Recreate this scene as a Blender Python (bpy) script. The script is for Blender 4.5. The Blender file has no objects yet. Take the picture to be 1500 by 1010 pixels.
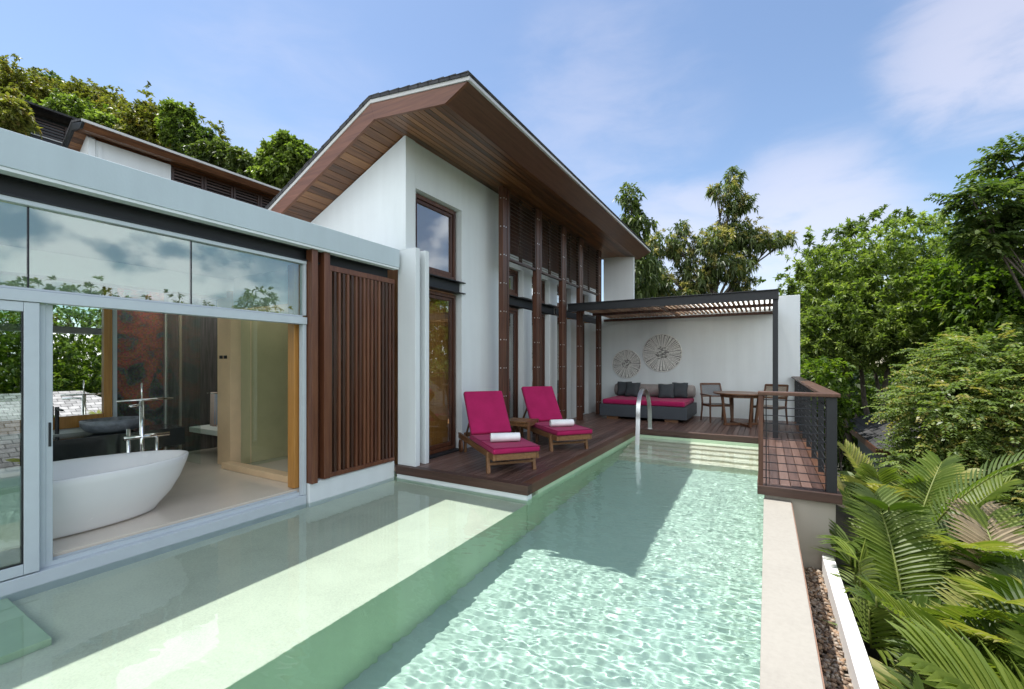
import bpy, bmesh, math, random
import numpy as np
from mathutils import Vector, Matrix, noise

# ------------------------------------------------------------------ camera, sky, sun, exposure
S = bpy.context.scene
COL = S.collection
HC = 1.45
TH = math.atan2(373, 650)
cam = bpy.data.cameras.new('camera')
camo = bpy.data.objects.new('camera', cam); COL.objects.link(camo); S.camera = camo
cam.sensor_width = 36; cam.lens = 650 / 1500 * 36; cam.shift_y = 26 / 1500
cam.clip_start = 0.05; cam.clip_end = 2000
camo.location = (0, 0, HC); camo.rotation_euler = (math.pi / 2, 0, TH)

SUN = Vector((.322, .035, -1)).normalized()          # the way the sunlight travels
sun = bpy.data.lights.new('sun', 'SUN'); sun.energy = 4.1; sun.angle = math.radians(.5); sun.color = (1, .965, .91)
suno = bpy.data.objects.new('sun', sun); COL.objects.link(suno)
suno.rotation_euler = SUN.to_track_quat('-Z', 'Y').to_euler(); suno.location = (-6, 0, 20)
sun.cycles.is_caustics_light = True

S.view_settings.view_transform = 'Standard'; S.view_settings.look = 'None'
S.view_settings.exposure = 0.62; S.view_settings.gamma = 1
S.cycles.use_denoising = True; S.cycles.max_bounces = 14; S.cycles.transparent_max_bounces = 24
S.cycles.transmission_bounces = 10; S.cycles.glossy_bounces = 5; S.cycles.diffuse_bounces = 4
S.cycles.caustics_reflective = False; S.cycles.caustics_refractive = True
S.cycles.sample_clamp_indirect = 6

world = bpy.data.worlds.new('World'); S.world = world; world.use_nodes = True
def N(nt, kind, **kw):
    n = nt.nodes.new(kind)
    for k, v in kw.items():
        if k.startswith('i_'):
            key = k[2:].replace('_', ' ')
            n.inputs[key].default_value = v
        else: setattr(n, k, v)
    return n
def sky_world():
    nt = world.node_tree; L = nt.links.new
    bg = nt.nodes['Background']; bg.inputs[1].default_value = .132
    sky = N(nt, 'ShaderNodeTexSky', sky_type='NISHITA', sun_disc=False)
    sky.sun_elevation = math.radians(72); sky.sun_rotation = math.radians(-95); sky.air_density = 1.0; sky.dust_density = .5; sky.ozone_density = 1.0
    tc = N(nt, 'ShaderNodeTexCoord')
    mp = N(nt, 'ShaderNodeMapping'); mp.inputs['Scale'].default_value = (3.2, 3.2, 8.5); L(tc.outputs['Generated'], mp.inputs[0])
    n1 = N(nt, 'ShaderNodeTexNoise', i_Scale=1.6, i_Detail=9.0, i_Roughness=.58, i_Distortion=.35); L(mp.outputs[0], n1.inputs[0])
    mp2 = N(nt, 'ShaderNodeMapping'); mp2.inputs['Scale'].default_value = (6, 6, 9); L(tc.outputs['Generated'], mp2.inputs[0])
    n2 = N(nt, 'ShaderNodeTexNoise', i_Scale=1.5, i_Detail=8.0, i_Roughness=.5); L(mp2.outputs[0], n2.inputs[0])
    def blob(d, width, amp, noise_out, lo, hi, k=.42):
        d = Vector(d).normalized()
        dot = N(nt, 'ShaderNodeVectorMath', operation='DOT_PRODUCT'); L(tc.outputs['Generated'], dot.inputs[0]); dot.inputs[1].default_value = d
        m = N(nt, 'ShaderNodeMapRange', interpolation_type='SMOOTHSTEP'); L(dot.outputs['Value'], m.inputs[0])
        m.inputs[1].default_value = math.cos(width); m.inputs[2].default_value = 1.0; m.inputs[3].default_value = 0; m.inputs[4].default_value = 1
        s = N(nt, 'ShaderNodeMath', operation='MULTIPLY_ADD'); L(m.outputs[0], s.inputs[0]); s.inputs[1].default_value = k; L(noise_out, s.inputs[2])
        q = N(nt, 'ShaderNodeMapRange', interpolation_type='SMOOTHSTEP'); L(s.outputs[0], q.inputs[0])
        q.inputs[1].default_value = lo; q.inputs[2].default_value = hi; q.inputs[3].default_value = 0; q.inputs[4].default_value = amp
        z = N(nt, 'ShaderNodeMath', operation='MULTIPLY'); L(q.outputs[0], z.inputs[0]); L(m.outputs[0], z.inputs[1])
        return z
    def dirpx(px, py):
        u = (px - 750) / 650; v = (531 - py) / 650
        return (-math.sin(TH) + u * math.cos(TH), math.cos(TH) + u * math.sin(TH), v)
    views = [blob(dirpx(1480, 60), .20, .46, n1.outputs[0], .58, .98),
             blob(dirpx(1400, 105), .10, .35, n1.outputs[0], .55, .95),
             blob(dirpx(1180, 350), .24, .5, n1.outputs[0], .50, 1.0),
             blob(dirpx(1000, 360), .2, .45, n1.outputs[0], .50, 1.0),
             blob(dirpx(880, 190), .3, .26, n1.outputs[0], .45, 1.05, .25),
             blob(dirpx(420, 190), .3, .2, n1.outputs[0], .45, 1.05, .25)]
    backs = [blob((1.2, .42, .18), .34, 1.0, n2.outputs[0], .57, .74, .2),
             blob((1.2, 2.0, .3), .4, .8, n2.outputs[0], .74, .95),
             blob((1.0, -1.0, .8), 1.0, 1.0, n2.outputs[0], .55, .85),  # wide unseen clouds, here and next, added as fill for shaded walls
             blob((-.3, -1.0, .5), .9, 1.0, n2.outputs[0], .6, .9)]
    def pile(bl, under, col):
        acc = bl[0]
        for b in bl[1:]:
            a = N(nt, 'ShaderNodeMath', operation='MAXIMUM'); L(acc.outputs[0], a.inputs[0]); L(b.outputs[0], a.inputs[1]); acc = a
        mix = N(nt, 'ShaderNodeMix', data_type='RGBA'); L(acc.outputs[0], mix.inputs['Factor']); L(under, mix.inputs['A']); mix.inputs['B'].default_value = (*col, 1)
        return mix.outputs['Result']
    o = pile(views, sky.outputs[0], (5.3, 5.0, 5.45)); o = pile(backs, o, (10.4, 10.8, 11.3))
    L(o, bg.inputs[0])
sky_world()

# ------------------------------------------------------------------ helpers
def tag(o, label=None, cat=None, group=None, kind=None):
    if label: o['label'] = label
    if cat: o['category'] = cat
    if group: o['group'] = group
    if kind: o['kind'] = kind
    return o
def thing(name, label, cat, loc=(0, 0, 0), rz=0, group=None):
    o = bpy.data.objects.new(name, None); COL.objects.link(o); o.location = loc; o.rotation_euler = (0, 0, rz)
    o.empty_display_size = .2
    return tag(o, label, cat, group)
class MB:
    def __init__(s): s.bm = bmesh.new()
    def face(s, pts):
        return s.bm.faces.new([s.bm.verts.new(p) for p in pts])
    def box(s, a, b):
        a, b = [min(a[i], b[i]) for i in range(3)], [max(a[i], b[i]) for i in range(3)]
        return s.hexa([(a[0], a[1], a[2]), (b[0], a[1], a[2]), (b[0], b[1], a[2]), (a[0], b[1], a[2]),
                       (a[0], a[1], b[2]), (b[0], a[1], b[2]), (b[0], b[1], b[2]), (a[0], b[1], b[2])])
    def hexa(s, p):
        v = [s.bm.verts.new(q) for q in p]
        for f in ((3, 2, 1, 0), (4, 5, 6, 7), (0, 1, 5, 4), (1, 2, 6, 5), (2, 3, 7, 6), (3, 0, 4, 7)): s.bm.faces.new([v[i] for i in f])
        return s
    def bar(s, p, q, w, h, up=(0, 0, 1)):                     # rectangular bar from p to q
        p, q = Vector(p), Vector(q); d = (q - p).normalized(); up = Vector(up)
        if abs(d.dot(up)) > .99: up = Vector((1, 0, 0))
        r = d.cross(up).normalized() * w / 2; u = r.cross(d).normalized() * h / 2
        return s.hexa([p - r - u, p + r - u, q + r - u, q - r - u, p - r + u, p + r + u, q + r + u, q - r + u])
    def prism(s, poly, ax, a, b):                               # polygon in the plane across axis ax, run from a to b
        def P(q, t):
            q = list(q); q.insert(ax, t); return q
        v0 = [s.bm.verts.new(P(q, a)) for q in poly]; v1 = [s.bm.verts.new(P(q, b)) for q in poly]; n = len(poly)
        s.bm.faces.new(v0[::-1]); s.bm.faces.new(v1)
        for i in range(n): s.bm.faces.new((v0[i], v0[(i + 1) % n], v1[(i + 1) % n], v1[i]))
        return s
    def tube(s, pts, rad, n=10, cap=True):
        pts = [Vector(p) for p in pts]
        if not isinstance(rad, (list, tuple)): rad = [rad] * len(pts)
        rings = []; prev = None
        for i, p in enumerate(pts):
            t = (pts[min(i + 1, len(pts) - 1)] - pts[max(i - 1, 0)]).normalized()
            if prev is None:
                r = t.orthogonal().normalized()
            else:
                r = (prev - t * prev.dot(t)).normalized()
            prev = r; u = t.cross(r)
            rings.append([s.bm.verts.new(p + (r * math.cos(2 * math.pi * k / n) + u * math.sin(2 * math.pi * k / n)) * rad[i]) for k in range(n)])
        for a, b in zip(rings, rings[1:]):
            for k in range(n): s.bm.faces.new((a[k], a[(k + 1) % n], b[(k + 1) % n], b[k]))
        if cap: s.bm.faces.new(rings[0][::-1]); s.bm.faces.new(rings[-1])
        return s
    def lathe(s, prof, c=(0, 0, 0), n=40, sx=1, sy=1):          # profile of (radius, z)
        rings = []
        for r, z in prof:
            rings.append([s.bm.verts.new((c[0] + r * sx * math.cos(2 * math.pi * k / n), c[1] + r * sy * math.sin(2 * math.pi * k / n), c[2] + z)) for k in range(n)])
        for a, b in zip(rings, rings[1:]):
            for k in range(n): s.bm.faces.new((a[k], a[(k + 1) % n], b[(k + 1) % n], b[k]))
        s.bm.faces.new(rings[0][::-1]); s.bm.faces.new(rings[-1])
        return s
    def ell(s, prof, c, n=56):                                  # rings of (a, b, z, dx, dy): ellipses
        rings = []
        for a, b, z, dx, dy in prof:
            rings.append([s.bm.verts.new((c[0] + dx + a * math.cos(2 * math.pi * k / n), c[1] + dy + b * math.sin(2 * math.pi * k / n), c[2] + z)) for k in range(n)])
        for p, q in zip(rings, rings[1:]):
            for k in range(n): s.bm.faces.new((p[k], p[(k + 1) % n], q[(k + 1) % n], q[k]))
        s.bm.faces.new(rings[0][::-1]); s.bm.faces.new(rings[-1])
        return s
    def build(s, name, mat, parent=None, smooth=False, bevel=0, sub=0, seg=2, recalc=True):
        if recalc: bmesh.ops.recalc_face_normals(s.bm, faces=s.bm.faces[:])
        me = bpy.data.meshes.new(name); s.bm.to_mesh(me); s.bm.free()
        me.materials.append(mat)
        o = bpy.data.objects.new(name, me); COL.objects.link(o)
        if parent: o.parent = parent
        if smooth:
            for p in me.polygons: p.use_smooth = True
        if bevel:
            m = o.modifiers.new('bevel', 'BEVEL'); m.width = bevel; m.segments = seg; m.limit_method = 'ANGLE'; m.angle_limit = math.radians(40); m.harden_normals = False
            for p in me.polygons: p.use_smooth = seg > 1
            if seg > 1:
                e = o.modifiers.new('wn', 'WEIGHTED_NORMAL'); e.keep_sharp = True
        if sub:
            m = o.modifiers.new('sub', 'SUBSURF'); m.levels = sub; m.render_levels = sub
            for p in me.polygons: p.use_smooth = True
        return o
def copy_tree(o, parent=None):
    c = o.copy(); COL.objects.link(c)
    if parent: c.parent = parent
    for ch in list(o.children): copy_tree(ch, c)
    return c
def at(px, py, t):                                             # a point t metres ahead of the camera
    u = (px - 750) / 650
    return Vector(((-math.sin(TH) + u * math.cos(TH)) * t, (math.cos(TH) + u * math.sin(TH)) * t, HC + (531 - py) / 650 * t))

# ------------------------------------------------------------------ materials
MATS = {}
def mat(name):
    m = bpy.data.materials.new(name); m.use_nodes = True
    return m, m.node_tree, m.node_tree.nodes['Principled BSDF'], m.node_tree.links.new
def ramp(nt, stops):
    r = N(nt, 'ShaderNodeValToRGB'); e = r.color_ramp.elements
    while len(e) < len(stops): e.new(.5)
    for k, (p, c) in enumerate(stops): e[k].position = p; e[k].color = (*c, 1)
    return r
def m_plain(name, c, rough=.5, metal=0, noise_amt=.06, nscale=9.0, bump=0.0, bscale=60.0, spec=.5, coat=0):
    m, nt, b, L = mat(name)
    tc = N(nt, 'ShaderNodeTexCoord')
    n = N(nt, 'ShaderNodeTexNoise', i_Scale=nscale, i_Detail=6.0, i_Roughness=.6); L(tc.outputs['Object'], n.inputs[0])
    r = ramp(nt, [(.3, [max(0, q * (1 - noise_amt)) for q in c]), (.7, [min(1, q * (1 + noise_amt)) for q in c])]); L(n.outputs[0], r.inputs[0])
    L(r.outputs[0], b.inputs['Base Color']); b.inputs['Metallic'].default_value = metal; b.inputs['Specular IOR Level'].default_value = spec
    rr = N(nt, 'ShaderNodeMapRange'); L(n.outputs[0], rr.inputs[0]); rr.inputs[3].default_value = max(0, rough - .06); rr.inputs[4].default_value = min(1, rough + .06)
    L(rr.outputs[0], b.inputs['Roughness']); b.inputs['Coat Weight'].default_value = coat
    if bump:
        n2 = N(nt, 'ShaderNodeTexNoise', i_Scale=bscale, i_Detail=5.0); L(tc.outputs['Object'], n2.inputs[0])
        bp = N(nt, 'ShaderNodeBump', i_Strength=bump, i_Distance=.01); L(n2.outputs[0], bp.inputs['Height']); L(bp.outputs[0], b.inputs['Normal'])
    return m
def m_wood(name, dark, mid, light, axis=1, rough=.45, island=.6, spec=.5, freq=7.0, bump=.15):
    m, nt, b, L = mat(name)
    tc = N(nt, 'ShaderNodeTexCoord'); geo = N(nt, 'ShaderNodeNewGeometry')
    sc = [freq * 4] * 3; sc[axis] = freq * .22
    off = N(nt, 'ShaderNodeCombineXYZ')
    k = N(nt, 'ShaderNodeMath', operation='MULTIPLY'); L(geo.outputs['Random Per Island'], k.inputs[0]); k.inputs[1].default_value = 37
    for i in range(3): L(k.outputs[0], off.inputs[i])
    add = N(nt, 'ShaderNodeVectorMath', operation='ADD'); L(tc.outputs['Object'], add.inputs[0]); L(off.outputs[0], add.inputs[1])
    mp = N(nt, 'ShaderNodeMapping'); mp.inputs['Scale'].default_value = sc; L(add.outputs[0], mp.inputs[0])
    n = N(nt, 'ShaderNodeTexNoise', i_Scale=1.0, i_Detail=7.0, i_Roughness=.6, i_Distortion=.6); L(mp.outputs[0], n.inputs[0])
    a = N(nt, 'ShaderNodeMath', operation='MULTIPLY_ADD'); L(geo.outputs['Random Per Island'], a.inputs[0]); a.inputs[1].default_value = island
    sub = N(nt, 'ShaderNodeMath', operation='SUBTRACT'); L(n.outputs[0], sub.inputs[0]); sub.inputs[1].default_value = island / 2; L(sub.outputs[0], a.inputs[2])
    r = ramp(nt, [(.25, dark), (.5, mid), (.8, light)]); L(a.outputs[0], r.inputs[0]); L(r.outputs[0], b.inputs['Base Color'])
    b.inputs['Roughness'].default_value = rough; b.inputs['Specular IOR Level'].default_value = spec
    bp = N(nt, 'ShaderNodeBump', i_Strength=bump, i_Distance=.004); L(n.outputs[0], bp.inputs['Height']); L(bp.outputs[0], b.inputs['Normal'])
    return m
def m_plaster(name, c, stain=.1, bump=.12):
    m, nt, b, L = mat(name)
    tc = N(nt, 'ShaderNodeTexCoord')
    n = N(nt, 'ShaderNodeTexNoise', i_Scale=1.1, i_Detail=8.0, i_Roughness=.65); L(tc.outputs['Object'], n.inputs[0])
    mp = N(nt, 'ShaderNodeMapping'); mp.inputs['Scale'].default_value = (6, 6, .5); L(tc.outputs['Object'], mp.inputs[0])
    n3 = N(nt, 'ShaderNodeTexNoise', i_Scale=1.0, i_Detail=5.0); L(mp.outputs[0], n3.inputs[0])
    mx = N(nt, 'ShaderNodeMath', operation='MULTIPLY_ADD'); L(n3.outputs[0], mx.inputs[0]); mx.inputs[1].default_value = .5
    h = N(nt, 'ShaderNodeMath', operation='MULTIPLY'); L(n.outputs[0], h.inputs[0]); h.inputs[1].default_value = .5; L(h.outputs[0], mx.inputs[2])
    r = ramp(nt, [(.3, [q * (1 - stain) for q in c]), (.62, c)]); L(mx.outputs[0], r.inputs[0]); L(r.outputs[0], b.inputs['Base Color'])
    b.inputs['Roughness'].default_value = .75; b.inputs['Specular IOR Level'].default_value = .3
    n2 = N(nt, 'ShaderNodeTexNoise', i_Scale=45.0, i_Detail=6.0); L(tc.outputs['Object'], n2.inputs[0])
    bp = N(nt, 'ShaderNodeBump', i_Strength=bump, i_Distance=.006); L(n2.outputs[0], bp.inputs['Height']); L(bp.outputs[0], b.inputs['Normal'])
    return m
def m_speckle(name, c, scale, amt):                          # fine grained stone with cloudy patches and a few darker marks
    m, nt, b, L = mat(name); tc = N(nt, 'ShaderNodeTexCoord')
    n = N(nt, 'ShaderNodeTexNoise', i_Scale=float(scale), i_Detail=4.0, i_Roughness=.7); L(tc.outputs['Object'], n.inputs[0])
    n2 = N(nt, 'ShaderNodeTexNoise', i_Scale=2.2, i_Detail=7.0, i_Roughness=.62, i_Distortion=.4); L(tc.outputs['Object'], n2.inputs[0])
    a = N(nt, 'ShaderNodeMath', operation='MULTIPLY_ADD'); L(n.outputs[0], a.inputs[0]); a.inputs[1].default_value = .55
    h = N(nt, 'ShaderNodeMath', operation='MULTIPLY'); L(n2.outputs[0], h.inputs[0]); h.inputs[1].default_value = .45; L(h.outputs[0], a.inputs[2])
    r = ramp(nt, [(.34, [q * (1 - 1.6 * amt) for q in c]), (.44, [q * (1 - amt * .6) for q in c]), (.58, [min(1, q * (1 + amt * .4)) for q in c])]); L(a.outputs[0], r.inputs[0]); L(r.outputs[0], b.inputs['Base Color'])
    b.inputs['Roughness'].default_value = .7; b.inputs['Specular IOR Level'].default_value = .35
    bp = N(nt, 'ShaderNodeBump', i_Strength=.2, i_Distance=.004); L(n.outputs[0], bp.inputs['Height']); L(bp.outputs[0], b.inputs['Normal'])
    return m
def m_glass(name, tint=(.93, .97, .95), ior=1.5, boost=1.0):
    m, nt, b, L = mat(name); nt.nodes.remove(b); out = nt.nodes['Material Output']
    tr = N(nt, 'ShaderNodeBsdfTransparent'); tr.inputs[0].default_value = (*tint, 1)
    gl = N(nt, 'ShaderNodeBsdfGlossy'); gl.inputs['Roughness'].default_value = 0; gl.inputs[0].default_value = (.96, .98, 1, 1)
    geo = N(nt, 'ShaderNodeNewGeometry'); io = N(nt, 'ShaderNodeMapRange'); L(geo.outputs['Backfacing'], io.inputs[0]); io.inputs[3].default_value = ior; io.inputs[4].default_value = 1 / ior
    fr = N(nt, 'ShaderNodeFresnel'); L(io.outputs[0], fr.inputs['IOR'])
    mu = N(nt, 'ShaderNodeMath', operation='MULTIPLY', use_clamp=True); L(fr.outputs[0], mu.inputs[0]); mu.inputs[1].default_value = boost
    mx = N(nt, 'ShaderNodeMixShader'); L(mu.outputs[0], mx.inputs[0]); L(tr.outputs[0], mx.inputs[1]); L(gl.outputs[0], mx.inputs[2]); L(mx.outputs[0], out.inputs[0])
    return m
def m_leaf(name, stops, transl=.4, rough=.42):
    m, nt, b, L = mat(name); out = nt.nodes['Material Output']
    at_ = N(nt, 'ShaderNodeAttribute', attribute_name='tone')
    r = ramp(nt, stops); L(at_.outputs['Fac'], r.inputs[0]); L(r.outputs[0], b.inputs['Base Color']); b.inputs['Roughness'].default_value = rough
    b.inputs['Specular IOR Level'].default_value = .45
    t = N(nt, 'ShaderNodeBsdfTranslucent'); mc = N(nt, 'ShaderNodeMix', data_type='RGBA', blend_type='MULTIPLY'); mc.inputs['Factor'].default_value = 1
    L(r.outputs[0], mc.inputs['A']); mc.inputs['B'].default_value = (1.5, 1.7, .6, 1); L(mc.outputs['Result'], t.inputs[0])
    mx = N(nt, 'ShaderNodeMixShader'); mx.inputs[0].default_value = transl; L(b.outputs[0], mx.inputs[1]); L(t.outputs[0], mx.inputs[2]); L(mx.outputs[0], out.inputs[0])
    return m
def m_fabric(name, c, scale=420.0):
    m, nt, b, L = mat(name); tc = N(nt, 'ShaderNodeTexCoord')
    n = N(nt, 'ShaderNodeTexNoise', i_Scale=scale, i_Detail=3.0); L(tc.outputs['Object'], n.inputs[0])
    n2 = N(nt, 'ShaderNodeTexNoise', i_Scale=5.0, i_Detail=4.0); L(tc.outputs['Object'], n2.inputs[0])
    a = N(nt, 'ShaderNodeMath', operation='MULTIPLY_ADD'); L(n.outputs[0], a.inputs[0]); a.inputs[1].default_value = .5
    h = N(nt, 'ShaderNodeMath', operation='MULTIPLY'); L(n2.outputs[0], h.inputs[0]); h.inputs[1].default_value = .5; L(h.outputs[0], a.inputs[2])
    r = ramp(nt, [(.3, [q * .75 for q in c]), (.7, [min(1, q * 1.2) for q in c])]); L(a.outputs[0], r.inputs[0]); L(r.outputs[0], b.inputs['Base Color'])
    b.inputs['Roughness'].default_value = .9; b.inputs['Specular IOR Level'].default_value = .2; b.inputs['Sheen Weight'].default_value = .08
    bp = N(nt, 'ShaderNodeBump', i_Strength=.35, i_Distance=.004); L(a.outputs[0], bp.inputs['Height']); L(bp.outputs[0], b.inputs['Normal'])
    return m
def m_weave(name, c):
    m, nt, b, L = mat(name); tc = N(nt, 'ShaderNodeTexCoord')
    mp = N(nt, 'ShaderNodeMapping'); mp.inputs['Scale'].default_value = (70, 70, 70); L(tc.outputs['Object'], mp.inputs[0])
    ck = N(nt, 'ShaderNodeTexChecker', i_Scale=1.0); L(mp.outputs[0], ck.inputs[0])
    ck.inputs[1].default_value = (*[q * .6 for q in c], 1); ck.inputs[2].default_value = (*[q * 1.3 for q in c], 1)
    L(ck.outputs[0], b.inputs['Base Color']); b.inputs['Roughness'].default_value = .5
    bp = N(nt, 'ShaderNodeBump', i_Strength=.5, i_Distance=.004); L(ck.outputs[1], bp.inputs['Height']); L(bp.outputs[0], b.inputs['Normal'])
    return m
def m_mosaic(name):
    m, nt, b, L = mat(name); tc = N(nt, 'ShaderNodeTexCoord')
    v = N(nt, 'ShaderNodeTexVoronoi', i_Scale=55.0); v.inputs['Randomness'].default_value = .15; L(tc.outputs['Object'], v.inputs[0])
    n = N(nt, 'ShaderNodeTexNoise', i_Scale=2.3, i_Detail=4.0, i_Roughness=.6, i_Distortion=1.2); L(tc.outputs['Object'], n.inputs[0])
    r = ramp(nt, [(.38, (.03, .032, .034)), (.47, (.09, .11, .10)), (.51, (.17, .075, .06)), (.62, (.26, .11, .08))]); L(n.outputs[0], r.inputs[0])
    mx = N(nt, 'ShaderNodeMix', data_type='RGBA', blend_type='OVERLAY'); mx.inputs['Factor'].default_value = .35; L(r.outputs[0], mx.inputs['A']); L(v.outputs['Color'], mx.inputs['B'])
    L(mx.outputs['Result'], b.inputs['Base Color']); b.inputs['Roughness'].default_value = .25
    return m
def m_shingle(name, c, sx=3.2, sy=6.0):
    m, nt, b, L = mat(name); tc = N(nt, 'ShaderNodeTexCoord')
    br = N(nt, 'ShaderNodeTexBrick', i_Scale=1.0); br.inputs['Mortar Size'].default_value = .012; br.inputs['Brick Width'].default_value = .3; br.inputs['Row Height'].default_value = .16
    br.inputs['Color1'].default_value = (*[q * .75 for q in c], 1); br.inputs['Color2'].default_value = (*[min(1, q * 1.2) for q in c], 1); br.inputs['Mortar'].default_value = (*[q * .35 for q in c], 1)
    sp = N(nt, 'ShaderNodeSeparateXYZ'); L(tc.outputs['Object'], sp.inputs[0]); cb = N(nt, 'ShaderNodeCombineXYZ'); L(sp.outputs[1], cb.inputs[0]); L(sp.outputs[0], cb.inputs[1]); L(cb.outputs[0], br.inputs[0])
    n = N(nt, 'ShaderNodeTexNoise', i_Scale=6.0, i_Detail=5.0); L(tc.outputs['Object'], n.inputs[0])
    mx = N(nt, 'ShaderNodeMix', data_type='RGBA', blend_type='OVERLAY'); mx.inputs['Factor'].default_value = .5; L(br.outputs[0], mx.inputs['A']); L(n.outputs[0], mx.inputs['B'])
    L(mx.outputs['Result'], b.inputs['Base Color']); b.inputs['Roughness'].default_value = .85
    bp = N(nt, 'ShaderNodeBump', i_Strength=.6, i_Distance=.02); L(br.outputs[1], bp.inputs['Height']); bp.invert = True; L(bp.outputs[0], b.inputs['Normal'])
    return m
def m_water():
    m, nt, b, L = mat('pool water'); nt.nodes.remove(b); out = nt.nodes['Material Output']
    g = N(nt, 'ShaderNodeBsdfGlass', i_IOR=1.33, i_Roughness=0.0); g.inputs[0].default_value = (.925, 1, .985, 1); L(g.outputs[0], out.inputs[0])
    return m
def m_ground(name, a, b_):
    m, nt, b, L = mat(name); tc = N(nt, 'ShaderNodeTexCoord')
    n = N(nt, 'ShaderNodeTexNoise', i_Scale=1.3, i_Detail=10.0, i_Roughness=.7); L(tc.outputs['Object'], n.inputs[0])
    r = ramp(nt, [(.35, a), (.65, b_)]); L(n.outputs[0], r.inputs[0]); L(r.outputs[0], b.inputs['Base Color']); b.inputs['Roughness'].default_value = .95
    bp = N(nt, 'ShaderNodeBump', i_Strength=.8, i_Distance=.05); L(n.outputs[0], bp.inputs['Height']); L(bp.outputs[0], b.inputs['Normal'])
    return m

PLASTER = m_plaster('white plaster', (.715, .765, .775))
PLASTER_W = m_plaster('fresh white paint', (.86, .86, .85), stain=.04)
STONE_C = m_speckle('cream coping stone', (.345, .322, .278), 26, .07)
STONE_B = m_plaster('beige render', (.42, .39, .33), stain=.12)
TILE = m_plaster('pale green pool stone', (.50, .66, .46), stain=.12, bump=.1)
TILE_D = m_plaster('green pool stone floor', (.50, .625, .545), stain=.1, bump=.1)
TILE_L = m_speckle('cream ledge stone', (.70, .715, .575), 70, .12)
TILE_S = m_plaster('cream step stone', (.88, .82, .68), stain=.1, bump=.15)
ALU = m_plain('pale grey aluminium', (.50, .56, .60), rough=.38, noise_amt=.03)
STEEL = m_plain('charcoal painted steel', (.012, .014, .017), rough=.5, noise_amt=.12)
INOX = m_plain('brushed stainless steel', (.72, .73, .73), rough=.32, metal=1, noise_amt=.03)
CHROME = m_plain('chrome', (.8, .8, .8), rough=.06, metal=1, noise_amt=.01)
DECK = m_wood('dark red deck timber', (.06, .032, .026), (.115, .064, .050), (.175, .105, .082), axis=1, rough=.36, island=.45)
DECKX = m_wood('deck edge timber', (.03, .015, .010), (.056, .028, .019), (.09, .048, .034), axis=0, rough=.5, island=.2)
SOFFIT = m_wood('oiled soffit boards', (.05, .022, .010), (.14, .058, .024), (.25, .115, .044), axis=1, rough=.36, island=.45)
FASCIA = m_wood('red brown fascia timber', (.09, .034, .016), (.15, .058, .028), (.22, .092, .046), axis=0, rough=.42, island=.15)
BROWN = m_wood('dark brown eave board', (.055, .024, .013), (.095, .043, .024), (.135, .065, .038), axis=1, rough=.4, island=.1)
COLW = m_wood('dark timber post', (.032, .013, .008), (.075, .028, .015), (.13, .053, .027), axis=2, rough=.4, island=.25)
SLATW = m_wood('red brown screen slats', (.045, .018, .010), (.095, .032, .016), (.16, .062, .03), axis=2, rough=.36, island=.7)
LOUV = m_wood('louvre slats', (.022, .011, .008), (.045, .022, .014), (.08, .04, .026), axis=1, rough=.4, island=.3)
PERGW = m_wood('weathered pergola slats', (.2, .11, .06), (.34, .2, .12), (.48, .31, .19), axis=1, rough=.6, island=.4)
TEAK = m_wood('teak', (.09, .04, .016), (.18, .085, .034), (.27, .14, .06), axis=1, rough=.45, island=.25)
TEAKZ = m_wood('dark teak', (.06, .026, .013), (.12, .053, .026), (.2, .095, .045), axis=2, rough=.42, island=.25)
TEAKT = m_wood('table top teak', (.10, .045, .02), (.19, .09, .045), (.28, .15, .08), axis=0, rough=.35, island=.2)
AMBER = m_wood('honey timber frame', (.30, .13, .03), (.42, .2, .05), (.52, .27, .08), axis=2, rough=.35, island=.1)
PINK = m_fabric('magenta cushion fabric', (.34, .012, .085))
PIPE = m_fabric('dark magenta piping', (.20, .008, .05))
GREYF = m_fabric('charcoal cushion fabric', (.055, .065, .072))
TAUPE = m_fabric('taupe bolster fabric', (.30, .275, .26))
TOWEL = m_fabric('white towelling', (.80, .80, .80), scale=260)
TOWELP = m_fabric('pinkish towelling', (.68, .52, .47), scale=260)
TOWELB = m_fabric('blue grey towelling', (.45, .52, .68), scale=260)
MESHF = m_weave('grey sling mesh', (.17, .18, .19))
MESHT = m_weave('tan sling mesh', (.32, .27, .21))
RATTAN = m_weave('charcoal rattan', (.045, .055, .068))
GLASS = m_glass('clear glass', boost=1.5)
GLASSW = m_glass('window glass', tint=(.93, .94, .92), boost=2.8)
GLASST = m_glass('transom glass', tint=(.84, .94, .91), boost=3.2)
GLASSD = m_glass('sliding door glass', tint=(.70, .78, .75), boost=4.2)
SHOWERG = m_glass('shower glass', tint=(.88, .95, .92), boost=1.2)
MIRROR = m_plain('silvered mirror', (.93, .95, .95), rough=0.0, metal=1, noise_amt=0); MIRROR.node_tree.nodes['Principled BSDF'].inputs['Roughness'].default_value = 0
for l in list(MIRROR.node_tree.links):
    if l.to_socket.name == 'Roughness': MIRROR.node_tree.links.remove(l)
INFLOOR = m_plain('polished cream floor', (.66, .59, .50), rough=.12, noise_amt=.04, nscale=2.0)
INWALL = m_plain('interior white', (.80, .82, .78), rough=.7, noise_amt=.02)
BEIGE = m_plain('beige stone wall', (.72, .53, .33), rough=.5, noise_amt=.08, nscale=3.0)
BLACKST = m_plain('polished black stone', (.022, .026, .026), rough=.14, noise_amt=.35, nscale=5.0)
DARKST = m_plain('dark hewn basin stone', (.17, .19, .22), rough=.35, noise_amt=.4, nscale=14.0, bump=.5, bscale=30.0)
MOSAIC = m_mosaic('red and black mosaic')
ACRYL = m_plain('white tub', (.80, .80, .80), rough=.25, noise_amt=.01)
ROOFD = m_shingle('dark roof shingle', (.05, .05, .052))
ROOFG = m_shingle('pale grey shingle', (.34, .33, .32))
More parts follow.
